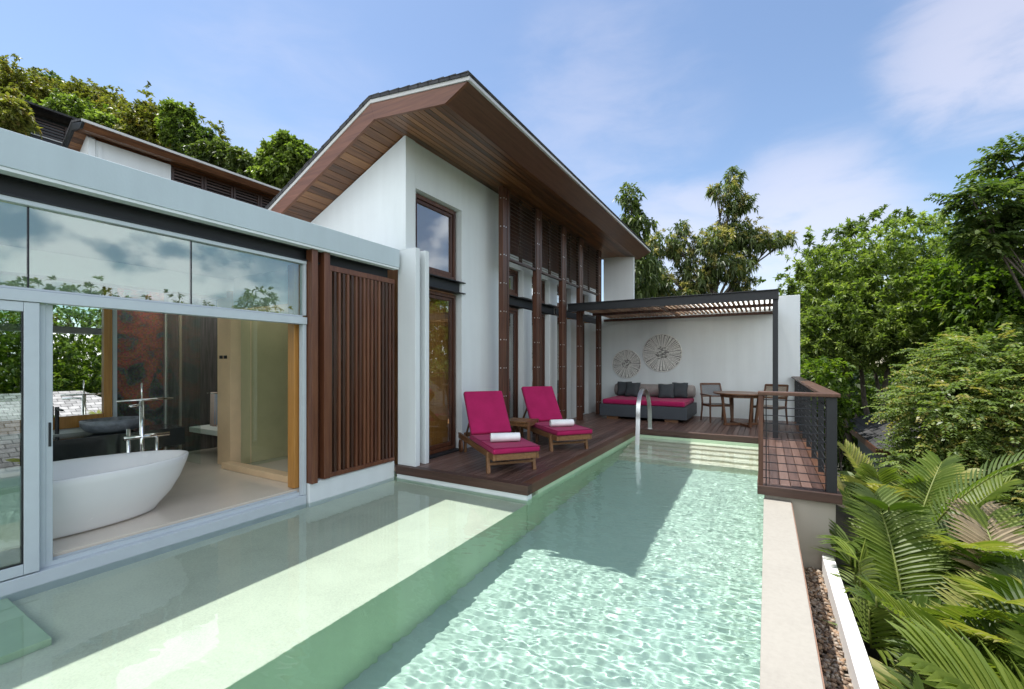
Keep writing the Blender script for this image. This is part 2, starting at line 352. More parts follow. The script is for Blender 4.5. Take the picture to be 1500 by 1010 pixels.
EDGE = m_plain('pale metal drip edge', (.50, .50, .48), rough=.4, noise_amt=.05)
PLAQ = m_plain('white washed carved wood', (.82, .82, .77), rough=.7, noise_amt=.25, nscale=25.0, bump=.4, bscale=80.0)
PLAQB = m_plain('washed grey backing', (.24, .24, .23), rough=.8, noise_amt=.2, nscale=20.0)
BARK = m_plain('grey bark', (.12, .10, .08), rough=.9, noise_amt=.4, nscale=9.0, bump=.8, bscale=25.0)
BARKD = m_plain('dark bark', (.17, .145, .12), rough=.9, noise_amt=.4, nscale=9.0, bump=.8, bscale=25.0)
SOIL = m_ground('soil and leaf litter', (.03, .024, .016), (.07, .06, .035))
HILLM = m_ground('wooded hill ground', (.025, .035, .012), (.05, .06, .02))
CURTAIN = m_plain('grey curtain', (.42, .41, .39), rough=.9, noise_amt=.05)
WOODIN = m_wood('brown interior panelling', (.26, .12, .05), (.40, .2, .09), (.5, .28, .13), axis=2, rough=.4, island=.2)
TERRA = m_plain('terracotta edge', (.26, .15, .10), rough=.7, noise_amt=.15)
def m_opal():
    m, nt, b, L = mat('opal skylight'); t = N(nt, 'ShaderNodeBsdfTranslucent'); t.inputs[0].default_value = (.96, .97, .94, 1)
    mx = N(nt, 'ShaderNodeMixShader'); mx.inputs[0].default_value = .92; b.inputs['Base Color'].default_value = (.7, .72, .7, 1); L(b.outputs[0], mx.inputs[1]); L(t.outputs[0], mx.inputs[2]); L(mx.outputs[0], nt.nodes['Material Output'].inputs[0]); return m
OPAL = m_opal()
WATER = m_water()

LF_ROUND = m_leaf('round tree leaves', [(0, (.05, .08, .02)), (.45, (.13, .185, .045)), (.8, (.21, .28, .07)), (1, (.30, .36, .10))])
LF_FINE = m_leaf('feathery leaves', [(0, (.06, .09, .03)), (.5, (.135, .19, .06)), (.92, (.23, .29, .09)), (1, (.30, .26, .08))])
LF_LIME = m_leaf('lime leaves', [(0, (.05, .09, .015)), (.5, (.11, .18, .025)), (1, (.21, .26, .035))], transl=.45)
LF_OLIVE = m_leaf('olive brown leaves', [(0, (.07, .08, .02)), (.5, (.17, .18, .045)), (.85, (.25, .23, .06)), (1, (.28, .19, .065))])
LF_DARK = m_leaf('deep green leaves', [(0, (.03, .055, .02)), (.6, (.08, .125, .035)), (1, (.15, .19, .06))])
LF_FLOW = m_leaf('drooping tree leaves', [(0, (.05, .075, .025)), (.6, (.11, .15, .05)), (1, (.18, .21, .075))])
BLOSSOM = m_leaf('cream yellow blossom', [(0, (.30, .27, .09)), (1, (.48, .42, .18))], transl=.3)
LF_PALM = m_leaf('palm leaflets', [(0, (.03, .06, .012)), (.4, (.085, .135, .02)), (.75, (.18, .23, .04)), (1, (.34, .32, .11))], transl=.4, rough=.46)
LF_DRY = m_leaf('dried palm leaflets', [(0, (.16, .11, .06)), (1, (.38, .31, .2))], transl=.2)
STALK = m_plain('green palm stalk', (.14, .17, .03), rough=.5, noise_amt=.3, nscale=5.0)

# ------------------------------------------------------------------ pool, water, ground
def struct(o): o['kind'] = 'structure'; return o
WZ = -.17
b = MB()
b.box((-2.45, -3.2, -1.45), (-.02, 9.72, -1.2))                      # floor slab
o = struct(b.build('pool_floor', TILE_D)); o.cycles.is_caustics_receiver = True
b = MB()
b.box((-4.75, -3.2, -1.45), (-2.449, 4.62, -.335))
o = struct(b.build('pool_ledge_riser', TILE)); o.cycles.is_caustics_receiver = True
b = MB(); b.box((-4.62, -3.0, -.336), (-2.452, 4.61, -.331)); o = struct(b.build('pool_ledge', TILE_L)); o.cycles.is_caustics_receiver = True
b = MB()
b.box((-4.8, -3.2, -1.45), (-4.602, 3.27, -.172))
b.box((-4.8, 3.272, -1.45), (-4.562, 4.615, -.172))
b.box((-4.8, 4.617, -1.45), (-2.44, 4.9, -.168))
b.box((-2.75, 4.902, -1.45), (-2.44, 9.7, -.12))
b.box((-.024, -3.2, -1.45), (.2, 6.3, -.19))
b.box((-.022, 6.302, -1.45), (.2, 9.7, -.12))
b.box((-2.75, -3.6, -1.45), (.2, -3.2, -.12)); b.box((-4.8, -3.6, -1.45), (-2.752, -3.202, -.12))
b.box((-2.75, 9.702, -1.45), (.2, 10.1, -.12))
o = struct(b.build('pool_wall', TILE)); o.cycles.is_caustics_receiver = True
b = MB()
for k in range(5):
    b.box((-2.438, 9.7 - .27 * (k + 1), -1.2), (-.024, 9.7 - .27 * k - .001, -.20 - .165 * k))
o = struct(b.build('pool_steps', TILE_S)); o.cycles.is_caustics_receiver = True
b = MB(); b.box((-4.6, -3.1, -.33), (-3.7, .93, -.225)); o = struct(b.build('pool_bench', TILE, bevel=.004)); o.cycles.is_caustics_receiver = True

def water():
    st = .0145; x0, x1, y0, y1 = -4.604, -.022, -3.21, 9.705
    nx = int((x1 - x0) / st); ny = int((y1 - y0) / st); W = nx + 1
    vs = []; fs = []
    nz = noise.noise
    for j in range(ny + 1):
        y = y0 + (y1 - y0) * j / ny
        for i in range(W):
            x = x0 + (x1 - x0) * i / nx
            if y > 4.75 and x < -2.6: vs.append((x, y, WZ)); continue
            k = min(1, max(0, (x + 2.75) / .7)); a = .16 + .84 * k * k * (3 - 2 * k)
            far = min(1, max(.35, 1.25 - (y - 3) * .1))
            w = .7 * nz(Vector((x * .9, y * .9, 7)))
            h = .0020 * nz(Vector((x * 2.6 + w, y * 5.0 - .7 * x + w, 0))) + .0016 * nz(Vector((x * 8.5 + w, y * 21 - 3 * x + w, 3.3))) + .0009 * nz(Vector((x * 19 + w, y * 40 - 6 * x + w, 9)))
            vs.append((x, y, WZ + h * a * far * 1.15))
    for j in range(ny):
        for i in range(nx):
            q = (j * W + i, j * W + i + 1, (j + 1) * W + i + 1, (j + 1) * W + i)
            x, y = vs[q[2]][0], vs[q[2]][1]
            if y > 4.66 and x < -2.45: continue
            if y > 4.66 and vs[q[0]][0] < -2.47: continue
            fs.append(q)
    me = bpy.data.meshes.new('water'); me.from_pydata(vs, [], fs); me.materials.append(WATER)
    for p in me.polygons: p.use_smooth = True
    o = bpy.data.objects.new('water', me); COL.objects.link(o); o.cycles.is_caustics_caster = True
    struct(o)
water()

b = MB(); b.box((-.03, -3.2, -.188), (.243, 6.045, -.15)); co_ = struct(b.build('pool_coping', STONE_C, bevel=.004))
b = MB(); b.box((.2432, -3.2, -.95), (.250, 6.045, -.156)); struct(b.build('coping_edge', TERRA))
b = MB(); b.box((.2, -3.2, -1.6), (.243, 6.045, -.19)); struct(b.build('pool_outer_wall', STONE_B))

def terrain():
    def h(x, y):
        z = -1.75
        if x > .9: z -= min(5.5, (x - .9) * .42)
        if y > 14: z -= min(4, (y - 14) * .2) * max(0, min(1, (x + 12) / 10))
        if x < -9: z = -.4 + max(0, -x - 13) * .42 if x < -13 else -1.75 + (-x - 9) / 4 * 1.35
        z += .25 * noise.noise(Vector((x * .3, y * .3, 2)))
        return min(z, 22)
    vs, fs = [], []
    xs = list(np.concatenate([np.linspace(-400, -60, 12), np.linspace(-56, 40, 97), np.linspace(46, 400, 12)]))
    ys = list(np.concatenate([np.linspace(-300, -30, 10), np.linspace(-28, 60, 89), np.linspace(66, 400, 12)]))
    for y in ys:
        for x in xs: vs.append((x, y, h(x, y)))
    W = len(xs)
    for j in range(len(ys) - 1):
        for i in range(W - 1):
            if -9 < xs[i] < 0 and -9 < xs[i + 1] < 0 and -5 < ys[j] < 14: pass
            fs.append((j * W + i, j * W + i + 1, (j + 1) * W + i + 1, (j + 1) * W + i))
    me = bpy.data.meshes.new('ground'); me.from_pydata(vs, [], fs); me.materials.append(SOIL)
    for p in me.polygons: p.use_smooth = True
    o = bpy.data.objects.new('ground', me); COL.objects.link(o); struct(o)
terrain()

# ------------------------------------------------------------------ decks
def boards(name, rects, w=.096, gap=.006, z0=-.03, z1=0, m=None, seed=1):
    b = MB(); R = random.Random(seed)
    for (x0, x1, y0, y1) in rects:
        n = round((x1 - x0) / (w + gap)); st = (x1 - x0) / n
        for i in range(n):
            xa = x0 + i * st + gap / 2; xb = x0 + (i + 1) * st - gap / 2
            y = y0
            while y < y1 - .01:
                e = min(y1, y + R.uniform(1.6, 3.4))
                if y1 - e < .5: e = y1
                b.box((xa, y + .001, z0), (xb, e - .001, z1 + R.uniform(-.0008, .0008))); y = e
    return b.build(name, m, bevel=.003, seg=1)
boards_o = struct(boards('deck', [(-4.42, -2.56, 4.70, 9.72), (-4.42, -2.56, 9.722, 12.86), (-2.54, -.10, 9.84, 12.86), (-.08, .57, 6.14, 12.86)], m=DECK))
b = MB()
b.box((-4.52, 4.585, -.112), (-2.42, 4.698, .002)); struct(b.build('deck_edge_front', DECKX, bevel=.004))
b = MB()
b.box((-2.55, 4.70, -.112), (-2.42, 9.72, .0025)); struct(b.build('deck_edge_pool', BROWN, bevel=.004))
b = MB()
b.box((-2.548, 9.722, -.112), (-.10, 9.83, .002)); struct(b.build('deck_edge_back', DECKX, bevel=.004))
b = MB()
b.box((-.098, 6.12, -.1), (-.082, 9.83, .0015)); struct(b.build('deck_edge_walkway', BROWN, bevel=.003))
b = MB()
b.box((-4.5, 4.6, -.2), (-2.436, 4.72, -.113)); struct(b.build('deck_curb', PLASTER))
b = MB()
b.box((-4.42, 4.72, -.1), (-2.56, 12.86, -.045)); b.box((-2.5, 9.9, -.1), (-.1, 12.86, -.045)); struct(b.build('deck_subfloor', BLACKST))

# ------------------------------------------------------------------ bathroom wing
PLASTER_DIM = m_plaster('shade darkened fascia plaster', (.50, .585, .62))  # wall plaster darkened in colour to stand in for shade on the fascia
wing = thing('bathroom_wing', 'low white flat roofed bathroom wing with glazed front facing the pool', 'building', (-4.6, 2, 0))
wing.location = (0, 0, 0)
def plate(b, x0, x1, y0, y1, z0, z1, holes):                 # a slab with rectangular openings
    ys = sorted({y0, y1, *[h[2] for h in holes], *[h[3] for h in holes]})
    for ya, yb in zip(ys, ys[1:]):
        x = x0
        for h in sorted(h for h in holes if h[2] <= ya and h[3] >= yb):
            b.box((x, ya, z0), (h[0], yb, z1)); x = h[1]
        b.box((x, ya, z0), (x1, yb, z1))
HOLES = [(-8.9, -7.0, 2.5, 4.35), (-6.4, -5.0, 3.5, 4.35), (-6.2, -5.5, -2.6, -.2)]  # invented roof openings that bring fill light into the bathroom
b = MB(); plate(b, -9.2, -4.60, -3.0, 4.60, 2.80, 3.02, HOLES); b.build('roof_slab', PLASTER, wing)
b = MB(); b.box((-4.599, -3.0, 2.77), (-4.45, 4.60, 3.022)); b.build('roof', PLASTER_DIM, wing, bevel=.006)
for h in HOLES:
    b = MB(); b.box((h[0], h[2], 2.70), (h[1], h[3], 2.71)); b.build('added_fill_panel', OPAL, wing)  # translucent panel added to brighten the rooms below
b = MB(); b.box((-4.56, -3.0, 2.745), (-4.458, 4.59, 2.768)); b.build('roof_lip', PLASTER, wing)
b = MB()
b.box((-4.70, -3.0, 2.612), (-4.64, 4.56, 2.765)); b.box((-4.68, -3.0, 2.61), (-4.575, 4.56, 2.625)); b.box((-4.68, -3.0, 2.75), (-4.585, 4.56, 2.764))
b.build('steel_beam', STEEL, wing, bevel=.003)
b = MB(); b.box((-9.2, -3.0, -.06), (-4.72, 4.6, -.012)); b.build('floor', INFLOOR, wing)
b = MB(); plate(b, -9.2, -4.72, -3.0, 4.6, 2.63, 2.70, HOLES); b.build('ceiling', INWALL, wing)
b = MB()
b.box((-9.2, -3.0, -.01), (-9.1, 4.6, 2.63)); b.box((-9.1, -3.1, -.01), (-6.85, -3.0, 2.63)); b.box((-9.1, 4.56, -.01), (-4.72, 4.62, 2.63))
b.build('wall', INWALL, wing)
b = MB()                                                    # lowered bulkhead seen through the transom
b.box((-6.9, -2.9, 2.36), (-6.6, 4.5, 2.62)); b.build('bulkhead', INWALL, wing)
b = MB(); b.box((-4.75, -3.0, -.4), (-4.585, 3.25, -.075)); b.build('sill', ALU, wing, bevel=.004)
b = MB()
for x in (-4.74, -4.70, -4.66): b.box((x, -3, -.074), (x + .012, 3.2, -.02 - (x + 4.74) * .25))
b.build('door_track', ALU, wing)
b = MB(); b.prism([(-4.8, -.4), (-4.55, -.4), (-4.55, .055), (-4.575, .07), (-4.8, .07)], 1, 3.262, 4.60); b.build('plinth', PLASTER, wing, bevel=.004)
b = MB(); b.box((-6.84, -3.06, -.01), (-4.76, -3.05, 2.62)); b.build('added_end_pane', GLASS, wing)  # invented glazed end, out of view, letting daylight onto the beige wall
gw = MB()                                                   # fixed glazing frame
gw.box((-4.66, -3, 2.575), (-4.585, 3.25, 2.611))
gw.box((-4.672, -3, 1.885), (-4.575, 3.25, 1.965))
gw.box((-4.665, -3, 1.968), (-4.60, 3.21, 1.985))
gw.box((-4.66, 3.205, -.07), (-4.59, 3.25, 1.883)); gw.box((-4.66, 3.215, 1.987), (-4.59, 3.25, 2.573))
gw.build('window_frame', ALU, wing, bevel=.003)
for (ya, yb) in ((-3, 1.036), (1.044, 2.082), (2.09, 3.213)):
    b = MB(); b.box((-4.632, ya, 1.987), (-4.622, yb, 2.573)); b.build('transom_pane', GLASST, wing)
for y in (1.04, 2.086):
    b = MB(); b.box((-4.634, y - .005, 1.988), (-4.62, y + .005, 2.572)); b.build('glass_joint', STEEL, wing)
sd = thing('sliding_door', None, None); sd.parent = wing
b = MB()
y1 = 1.09
b.box((-4.635, y1 - .08, -.065), (-4.585, y1, 1.88)); b.box((-4.635, -1.2, 1.812), (-4.586, y1 - .081, 1.88)); b.box((-4.635, -1.2, -.065), (-4.586, y1 - .081, .012))
b.build('door_frame', ALU, sd, bevel=.004)
b = MB()
b.box((-4.60, y1 - .09, .013), (-4.592, y1 - .0805, 1.811)); b.box((-4.60, -1.2, .013), (-4.592, y1 - .09, .022)); b.build('gasket', STEEL, sd)
b = MB(); b.box((-4.616, -1.2, .012), (-4.608, y1 - .08, 1.812)); b.build('pane', GLASSD, sd)
sd2 = thing('sliding_door', None, None); sd2.parent = wing
b = MB(); b.box((-4.695, 1.095, -.06), (-4.65, 1.175, 1.88)); b.build('door_frame', ALU, sd2, bevel=.004)
b = MB(); b.box((-4.668, 1.10, -.06), (-4.64, 1.135, 1.88)); b.build('door_stile', ALU, sd2, bevel=.004)
b = MB(); b.box((-4.65, 1.15, .82), (-4.643, 1.165, 1.0)); b.build('handle', STEEL, sd2, bevel=.003)
# interior partitions of the wing
b = MB(); b.box((-9.0, -3, -.01), (-6.9, 2.25, 2.6)); b.build('vanity_wall', INWALL, wing)
b = MB(); b.box((-8.05, 2.255, -.01), (-7.95, 3.22, 2.6)); b.build('mosaic_wall', MOSAIC, wing)
b = MB(); b.box((-8.3, 3.24, -.01), (-8.2, 4.56, 2.6)); b.box((-8.2, 4.4, 0), (-6.85, 4.5, 2.6)); b.build('dark_wall', m_wood('dark stone slabs', (.05, .048, .045), (.11, .105, .10), (.2, .19, .18), axis=2, rough=.2, island=.1), wing)
b = MB(); b.box((-6.84, 3.42, -.01), (-6.50, 4.55, 2.45)); b.build('beige_wall', BEIGE, wing, bevel=.003)
b = MB(); b.box((-6.498, 3.30, -.01), (-4.80, 3.44, .07)); b.build('shower_curb', BEIGE, wing, bevel=.003)
b = MB(); b.box((-4.82, 3.17, .0), (-4.70, 3.25, 2.58)); b.build('door_jamb', AMBER, wing, bevel=.003)
b = MB(); b.box((-6.40, 4.46, .0), (-4.9, 4.55, 2.5)); b.build('shower_wall', m_wood('slatted dark panel', (.09, .055, .04), (.17, .11, .08), (.26, .18, .13), axis=2, rough=.4), wing)
b = MB(); b.box((-6.499, 3.46, 2.2), (-4.83, 3.50, 2.629)); b.build('added_header', INWALL, wing)  # added board that hides the bright ceiling panel behind it
for x in (-6.73, -6.62):
    b = MB(); b.box((x - .035, 3.408, 1.50), (x + .035, 3.419, 1.545)); b.build('switch_plate', STEEL, wing, bevel=.002)
b = MB(); b.box((-6.27, 3.58, .0), (-6.262, 4.45, 2.2)); b.box((-6.495, 3.56, .0), (-6.275, 3.568, 2.2)); b.build('shower_glass', SHOWERG, wing)
b = MB(); b.box((-7.95, 3.215, .0), (-7.91, 3.235, 2.3)); b.box((-7.6, 3.26, 0), (-7.57, 3.29, 2.3)); b.build('partition_frame', INOX, wing)
b = MB(); b.box((-7.9, 3.222, .02), (-6.9, 3.23, 2.25)); b.build('glass_partition', SHOWERG, wing)
b = MB(); b.box((-4.78, 3.45, .1), (-4.772, 4.5, 2.58)); b.build('screen_pane', GLASSW, wing)

# timber screen beside the glass
scr = thing('timber_screen', 'tall red brown screen of upright timber slats beside the bathroom glass', 'slat screen', (-4.52, 4.05, .08))
scr.location = (0, 0, 0)
for (ya, yb, xa) in ((3.258, 3.335, -4.5), (3.42, 3.50, -4.5)):
    b = MB(); b.box((xa - .11, ya, .055 if ya < 3.4 else .075), (xa, yb, 2.755)); b.build('post', SLATW, scr, bevel=.004)
b = MB(); b.box((-4.64, 3.337, .075), (-4.60, 3.418, 2.6)); b.build('infill_board', SLATW, scr)
b = MB(); b.box((-4.59, 3.502, 2.545), (-4.52, 4.575, 2.61)); b.build('rail', SLATW, scr, bevel=.003)
b = MB(); b.box((-4.59, 3.502, .075), (-4.52, 4.575, .125)); b.build('rail', SLATW, scr, bevel=.003)
b = MB(); n = 17
for i in range(n):
    y = 3.53 + i * (4.56 - 3.53) / (n - 1)
    b.box((-4.585, y - .015, .126), (-4.525, y + .015, 2.544))
b.build('slat', SLATW, scr, bevel=.002, seg=1)

# ------------------------------------------------------------------ main villa
villa = thing('villa', 'tall white villa with deep timber soffit and gable roof over the deck', 'house', (0, 0, 0))
XR, ZR = -2.93, 4.705; XT, ZT = -4.52, 4.905; XL = -7.6; ZL = ZT - .465 * (XT - XL)
def zl(x): return ZT - .465 * (XT - x)
Y0, Y1 = 4.13, 13.25
b = MB(); t = .035
b.prism([(XR - .01, ZR), (XT, ZT), (XL, ZL), (XL, ZL + t), (XT, ZT + t), (XR + .012, ZR + t * .8)], 1, Y0 - .015, Y1)
roof = b.build('roof', ROOFD, villa)
b = MB(); R = random.Random(5)
k = 0
for (xa, za, xb, zb, n) in ((XR, ZR, XT, ZT, 9), (XT, ZT, XL, ZL, 16)):   # stepped shingle butts along the verge
    for i in range(n):
        f0, f1 = i / n, (i + 1) / n
        p = (xa + (xb - xa) * f0, za + (zb - za) * f0 + t); q = (xa + (xb - xa) * f1, za + (zb - za) * f1 + t)
        if xa == XR: b.prism([p, (p[0], p[1] + .016), (q[0], q[1] + .004), q], 1, Y0 - .02, Y1)
        else: b.prism([p, (p[0], p[1] + .004), (q[0], q[1] + .016), q], 1, Y0 - .02, Y1)
b.build('shingle', ROOFD, roof)
b = MB(); d = .045
b.prism([(XR, ZR - .001), (XT, ZT - .001), (XL, ZL - .001), (XL, ZL - d), (XT, ZT - d - .004), (XR + .002, ZR - d)], 1, Y0, Y0 + .03)
b.prism([(XR, ZR - .002), (XR + .004, ZR - d), (XR - .03, ZR - d), (XR - .03, ZR - .002)], 1, Y0 + .031, Y1 - .01)
b.build('drip_edge', EDGE, villa)
# gable fascia: outer line under the edge, inner line = soffit
SX, SZ = -3.29, 4.50; TX, TZ = -4.46, 4.635
def zs(x): return TZ - .447 * (TX - x)
b = MB()
b.prism([(XR - .03, ZR - .047), (XT, ZT - .05), (TX, TZ), (SX, SZ)], 1, Y0 + .012, Y0 + .05); fr_ = b.build('fascia_board', FASCIA, villa)
b = MB()
b.prism([(XT - .001, ZT - .05), (XL, ZL - .05), (XL, zs(XL)), (TX - .001, TZ)], 1, Y0 + .012, Y0 + .05); b.build('fascia_board', FASCIA, villa)
b = MB()
b.prism([(XR - .031, ZR - .048), (SX, SZ), (SX + .004, SZ + .02), (XR - .033, ZR - .03)], 1, Y0 + .051, Y1 - .01); b.build('eave_board', BROWN, villa)
b = MB(); R = random.Random(3)
def strip(xa, za, xb, zb, n):
    for i in range(n):
        f0, f1 = i / n, (i + 1) / n
        dx, dz = xb - xa, zb - za; g = .035
        p = (xa + dx * (f0 + g / n), za + dz * (f0 + g / n)); q = (xa + dx * (f1 - g / n), za + dz * (f1 - g / n))
        y = Y0 + .052
        while y < Y1 - .02:
            e = min(Y1 - .02, y + R.uniform(1.4, 3.8))
            b.prism([p, q, (q[0], q[1] + .02), (p[0], p[1] + .02)], 1, y, e - .003); y = e
strip(SX, SZ, TX, TZ, 13); strip(TX, TZ, XL, zs(XL), 26)
b.build('soffit', SOFFIT, villa)
b = MB(); b.prism([(XR - .06, ZR - .03), (XT, ZT - .03), (XL, ZL - .03), (XL, zs(XL) + .03), (TX, TZ + .025), (SX, SZ + .025)], 1, Y0 + .06, Y1 - .02); b.build('roof_core', BROWN, villa)
b = MB(); b.box((XL, Y1 - .019, 3.2), (XL + .02, Y1, 3.3)); b.prism([(XR - .035, ZR - .05), (XT, ZT - .055), (XL, ZL - .055), (XL, zs(XL) - .01), (TX, TZ - .01), (SX, SZ - .01)], 1, Y1 - .019, Y1 + .02); b.build('fascia_board', FASCIA, villa)

XW = -4.40
b = MB()                                                     # gable wall, its side fin and the long wall with its openings
b.prism([(-4.385, 3.03), (-4.385, 4.646), (-7.5, zs(-7.5) + .005), (-7.5, 3.03)], 1, 4.65, 4.84)
b.box((-4.50, 4.80, 3.045), (-4.392, 4.862, 4.64))
b.build('wall', PLASTER, villa, bevel=.004)
b = MB()
top = 4.655
b.box((-4.52, 4.863, 3.97), (XW, 5.99, top)); b.box((-4.58, 5.99, -.05), (XW, 7.20, top))
b.box((-4.58, 7.202, 3.34), (XW - .002, 12.88, 3.60))
for (ya, yb) in ((8.08, 8.47), (9.36, 9.80), (10.66, 11.20), (11.95, 12.86)):
    b.box((-4.60, ya, -.05), (XW + .03, yb, 2.56)); b.box((-4.60, ya, 2.80), (XW + .03, yb, 3.338))
b.box((-4.6, 4.863, -.05), (-4.5, 5.0, 3.968))
b.build('wall', PLASTER, villa, bevel=.004)
b = MB(); b.box((-4.58, 7.202, 3.602), (XW - .02, 12.88, 4.66)); b.build('shade_backing', COLW, villa)  # dark boards standing in for the unlit space behind the louvres
for (ya, yb, zt) in ((4.655, 4.745, 3.04), (4.86, 4.94, 3.04)):
    b = MB(); b.box((-4.54, ya, 0.002), (-4.208, yb, zt)); b.build('wall_fin', PLASTER, villa, bevel=.005)
def window(ya, yb, za, zb, x=-4.50, w=.055, sash=True):
    f = MB()
    f.box((x - .05, ya, za), (x + .02, ya + w, zb)); f.box((x - .05, yb - w, za), (x + .02, yb, zb))
    f.box((x - .05, ya + w, zb - w), (x + .019, yb - w, zb)); f.box((x - .05, ya + w, za), (x + .019, yb - w, za + w))
    if sash:
        i = w + .006
        f.box((x - .04, ya + i, za + i), (x, ya + i + .05, zb - i)); f.box((x - .04, yb - i - .05, za + i), (x, yb - i, zb - i))
        f.box((x - .04, ya + i + .05, zb - i - .05), (x - .001, yb - i - .05, zb - i)); f.box((x - .04, ya + i + .05, za + i), (x - .001, yb - i - .05, za + i + .06))
    fo = f.build('window', COLW, villa, bevel=.003)
    g = MB(); g.box((x - .028, ya + w, za + w), (x - .022, yb - w, zb - w)); g.build('pane', GLASSW, fo)
window(4.90, 5.93, 2.80, 3.94); window(4.90, 5.93, .03, 2.56)
for (ya, yb) in ((7.205, 8.07), (8.48, 9.35), (9.81, 10.65), (11.21, 11.94)):
    window(ya, yb, 2.81, 3.335); window(ya, yb, .01, 2.555)
b = MB(); b.box((-4.62, 4.95, -.03), (-4.36, 5.94, .028)); b.build('door_sill', STEEL, villa, bevel=.004)
b = MB()                                                     # I-beam running past the openings
for (ya, yb) in ((4.90, 6.05), (7.19, 9.78)):
    b.box((-4.47, ya, 2.60), (-4.45, yb, 2.76)); b.box((-4.52, ya, 2.761), (-4.36, yb, 2.776)); b.box((-4.52, ya, 2.585), (-4.36, yb, 2.599))
b.box((-4.47, 9.9, 2.60), (-4.45, 12.85, 2.76))
b.build('steel_beam', STEEL, villa, bevel=.002)
BOLT = None
cols = [6.80, 8.12, 9.42, 10.50, 11.95]
for k, y in enumerate(cols):
    c = MB(); c.box((-4.115, y - .11, .001), (-4.02, y + .02, 4.56)); c.box((-4.115, y + .045, .001), (-4.02, y + .11, 4.56))
    co = c.build('timber_column', COLW, villa, bevel=.004)
    c = MB(); c.box((-4.09, y + .021, .001), (-4.03, y + .044, 4.56)); c.build('flitch_plate', STEEL, co)
    for z in [.35 + .5 * i for i in range(9)]:
        for p in ((-4.012, y - .085, z, 0), (-4.012, y - .01, z, 0), (-4.068, y - .119, z, 1)):
            if BOLT is None:
                c = MB(); c.tube([(-.012, 0, 0), (0, 0, 0)], .011, 8); BOLT = o = c.build('bolt', INOX, co)
            else:
                o = BOLT.copy(); COL.objects.link(o); o.parent = co
            o.location = p[:3]; o.rotation_euler = (0, 0, -math.pi / 2 * p[3])
for ya, yb in zip(cols, cols[1:]):
    zb = 3.40 - (ya - 6.8) * .03
    f = MB(); a0, a1 = ya + .112, yb - .112
    f.box((-4.10, a0, 3.30), (-4.03, a0 + .04, 4.555)); f.box((-4.10, a1 - .04, 3.30), (-4.03, a1, 4.555)); f.box((-4.10, a0 + .041, 3.30), (-4.03, a1 - .041, 3.34))
    m_ = (a0 + a1) / 2; f.box((-4.105, m_ - .05, 3.341), (-4.08, m_ + .05, 4.55))
    lo = f.build('louvre_panel', LOUV, villa, bevel=.003)
    s = MB(); nz_ = 17
    for i in range(nz_):
        z = 3.385 + i * .07
        s.hexa([(-4.075, a0 + .041, z + .012), (-4.035, a0 + .041, z - .008), (-4.035, a1 - .041, z - .008), (-4.075, a1 - .041, z + .012),
                (-4.072, a0 + .041, z + .020), (-4.032, a0 + .041, z), (-4.032, a1 - .041, z), (-4.072, a1 - .041, z + .020)])
    s.build('slat', LOUV, lo)
b = MB(); b.box((-7.4, 4.9, -.08), (-4.62, 12.8, -.01)); b.build('floor', WOODIN, villa)
b = MB(); b.box((-7.45, 4.9, -.5), (-7.35, 12.8, .7)); b.box((-7.45, 4.9, 2.7), (-7.35, 12.8, 3.25))
for (ya, yb) in ((4.9, 5.2), (7.0, 7.6), (9.2, 9.9), (12.2, 12.8)): b.box((-7.45, ya, .701), (-7.35, yb, 2.699))  # gaps invented in the unseen back wall to let daylight inside
b.box((-7.34, 12.7, -.01), (-4.62, 12.8, 3.3)); b.box((-7.34, 4.85, 0), (-4.62, 4.9, 3.3)); b.build('interior_wall', WOODIN, villa)
b = MB(); b.prism([(-4.60, 4.36), (-7.45, 3.20), (-7.45, 3.24), (-4.60, 4.40)], 1, 4.86, 12.85); b.build('ceiling', INWALL, villa)
b = MB(); b.box((-7.46, 4.86, -.6), (-7.451, 12.86, .69)); b.box((-7.46, 12.801, -.6), (-4.61, 12.88, 3.4)); b.build('wall', PLASTER, villa)
b = MB(); b.box((-4.70, 5.30, 0), (-4.66, 5.95, 2.55)); b.box((-4.70, 4.9, 0), (-4.66, 5.298, 1.0)); b.build('interior_panel', AMBER, villa)
b = MB()
for (ya, yb) in ((7.9, 8.6), (9.1, 9.9), (10.4, 11.3), (11.8, 12.6)):
    n = 18; P = []
    for i in range(n + 1): P.append((-4.75 + .03 * math.sin(i * 2.1), ya + (yb - ya) * i / n))
    for p, q in zip(P, P[1:]): b.face([(p[0], p[1], .02), (q[0], q[1], .02), (q[0], q[1], 3.6), (p[0], p[1], 3.6)])
b.build('curtain', CURTAIN, villa, recalc=False)
b = MB(); b.box((-4.24, 12.9, 3.05), (-3.345, 13.02, 4.56)); b.build('end_wall', PLASTER, villa, bevel=.004)

bw = MB(); bw.box((-4.58, 12.9, -.3), (.71, 13.05, 3.1)); bw = bw.build('garden_wall', PLASTER, bevel=.006)
tag(bw, 'broad white plaster wall closing the far end of the deck', 'wall')

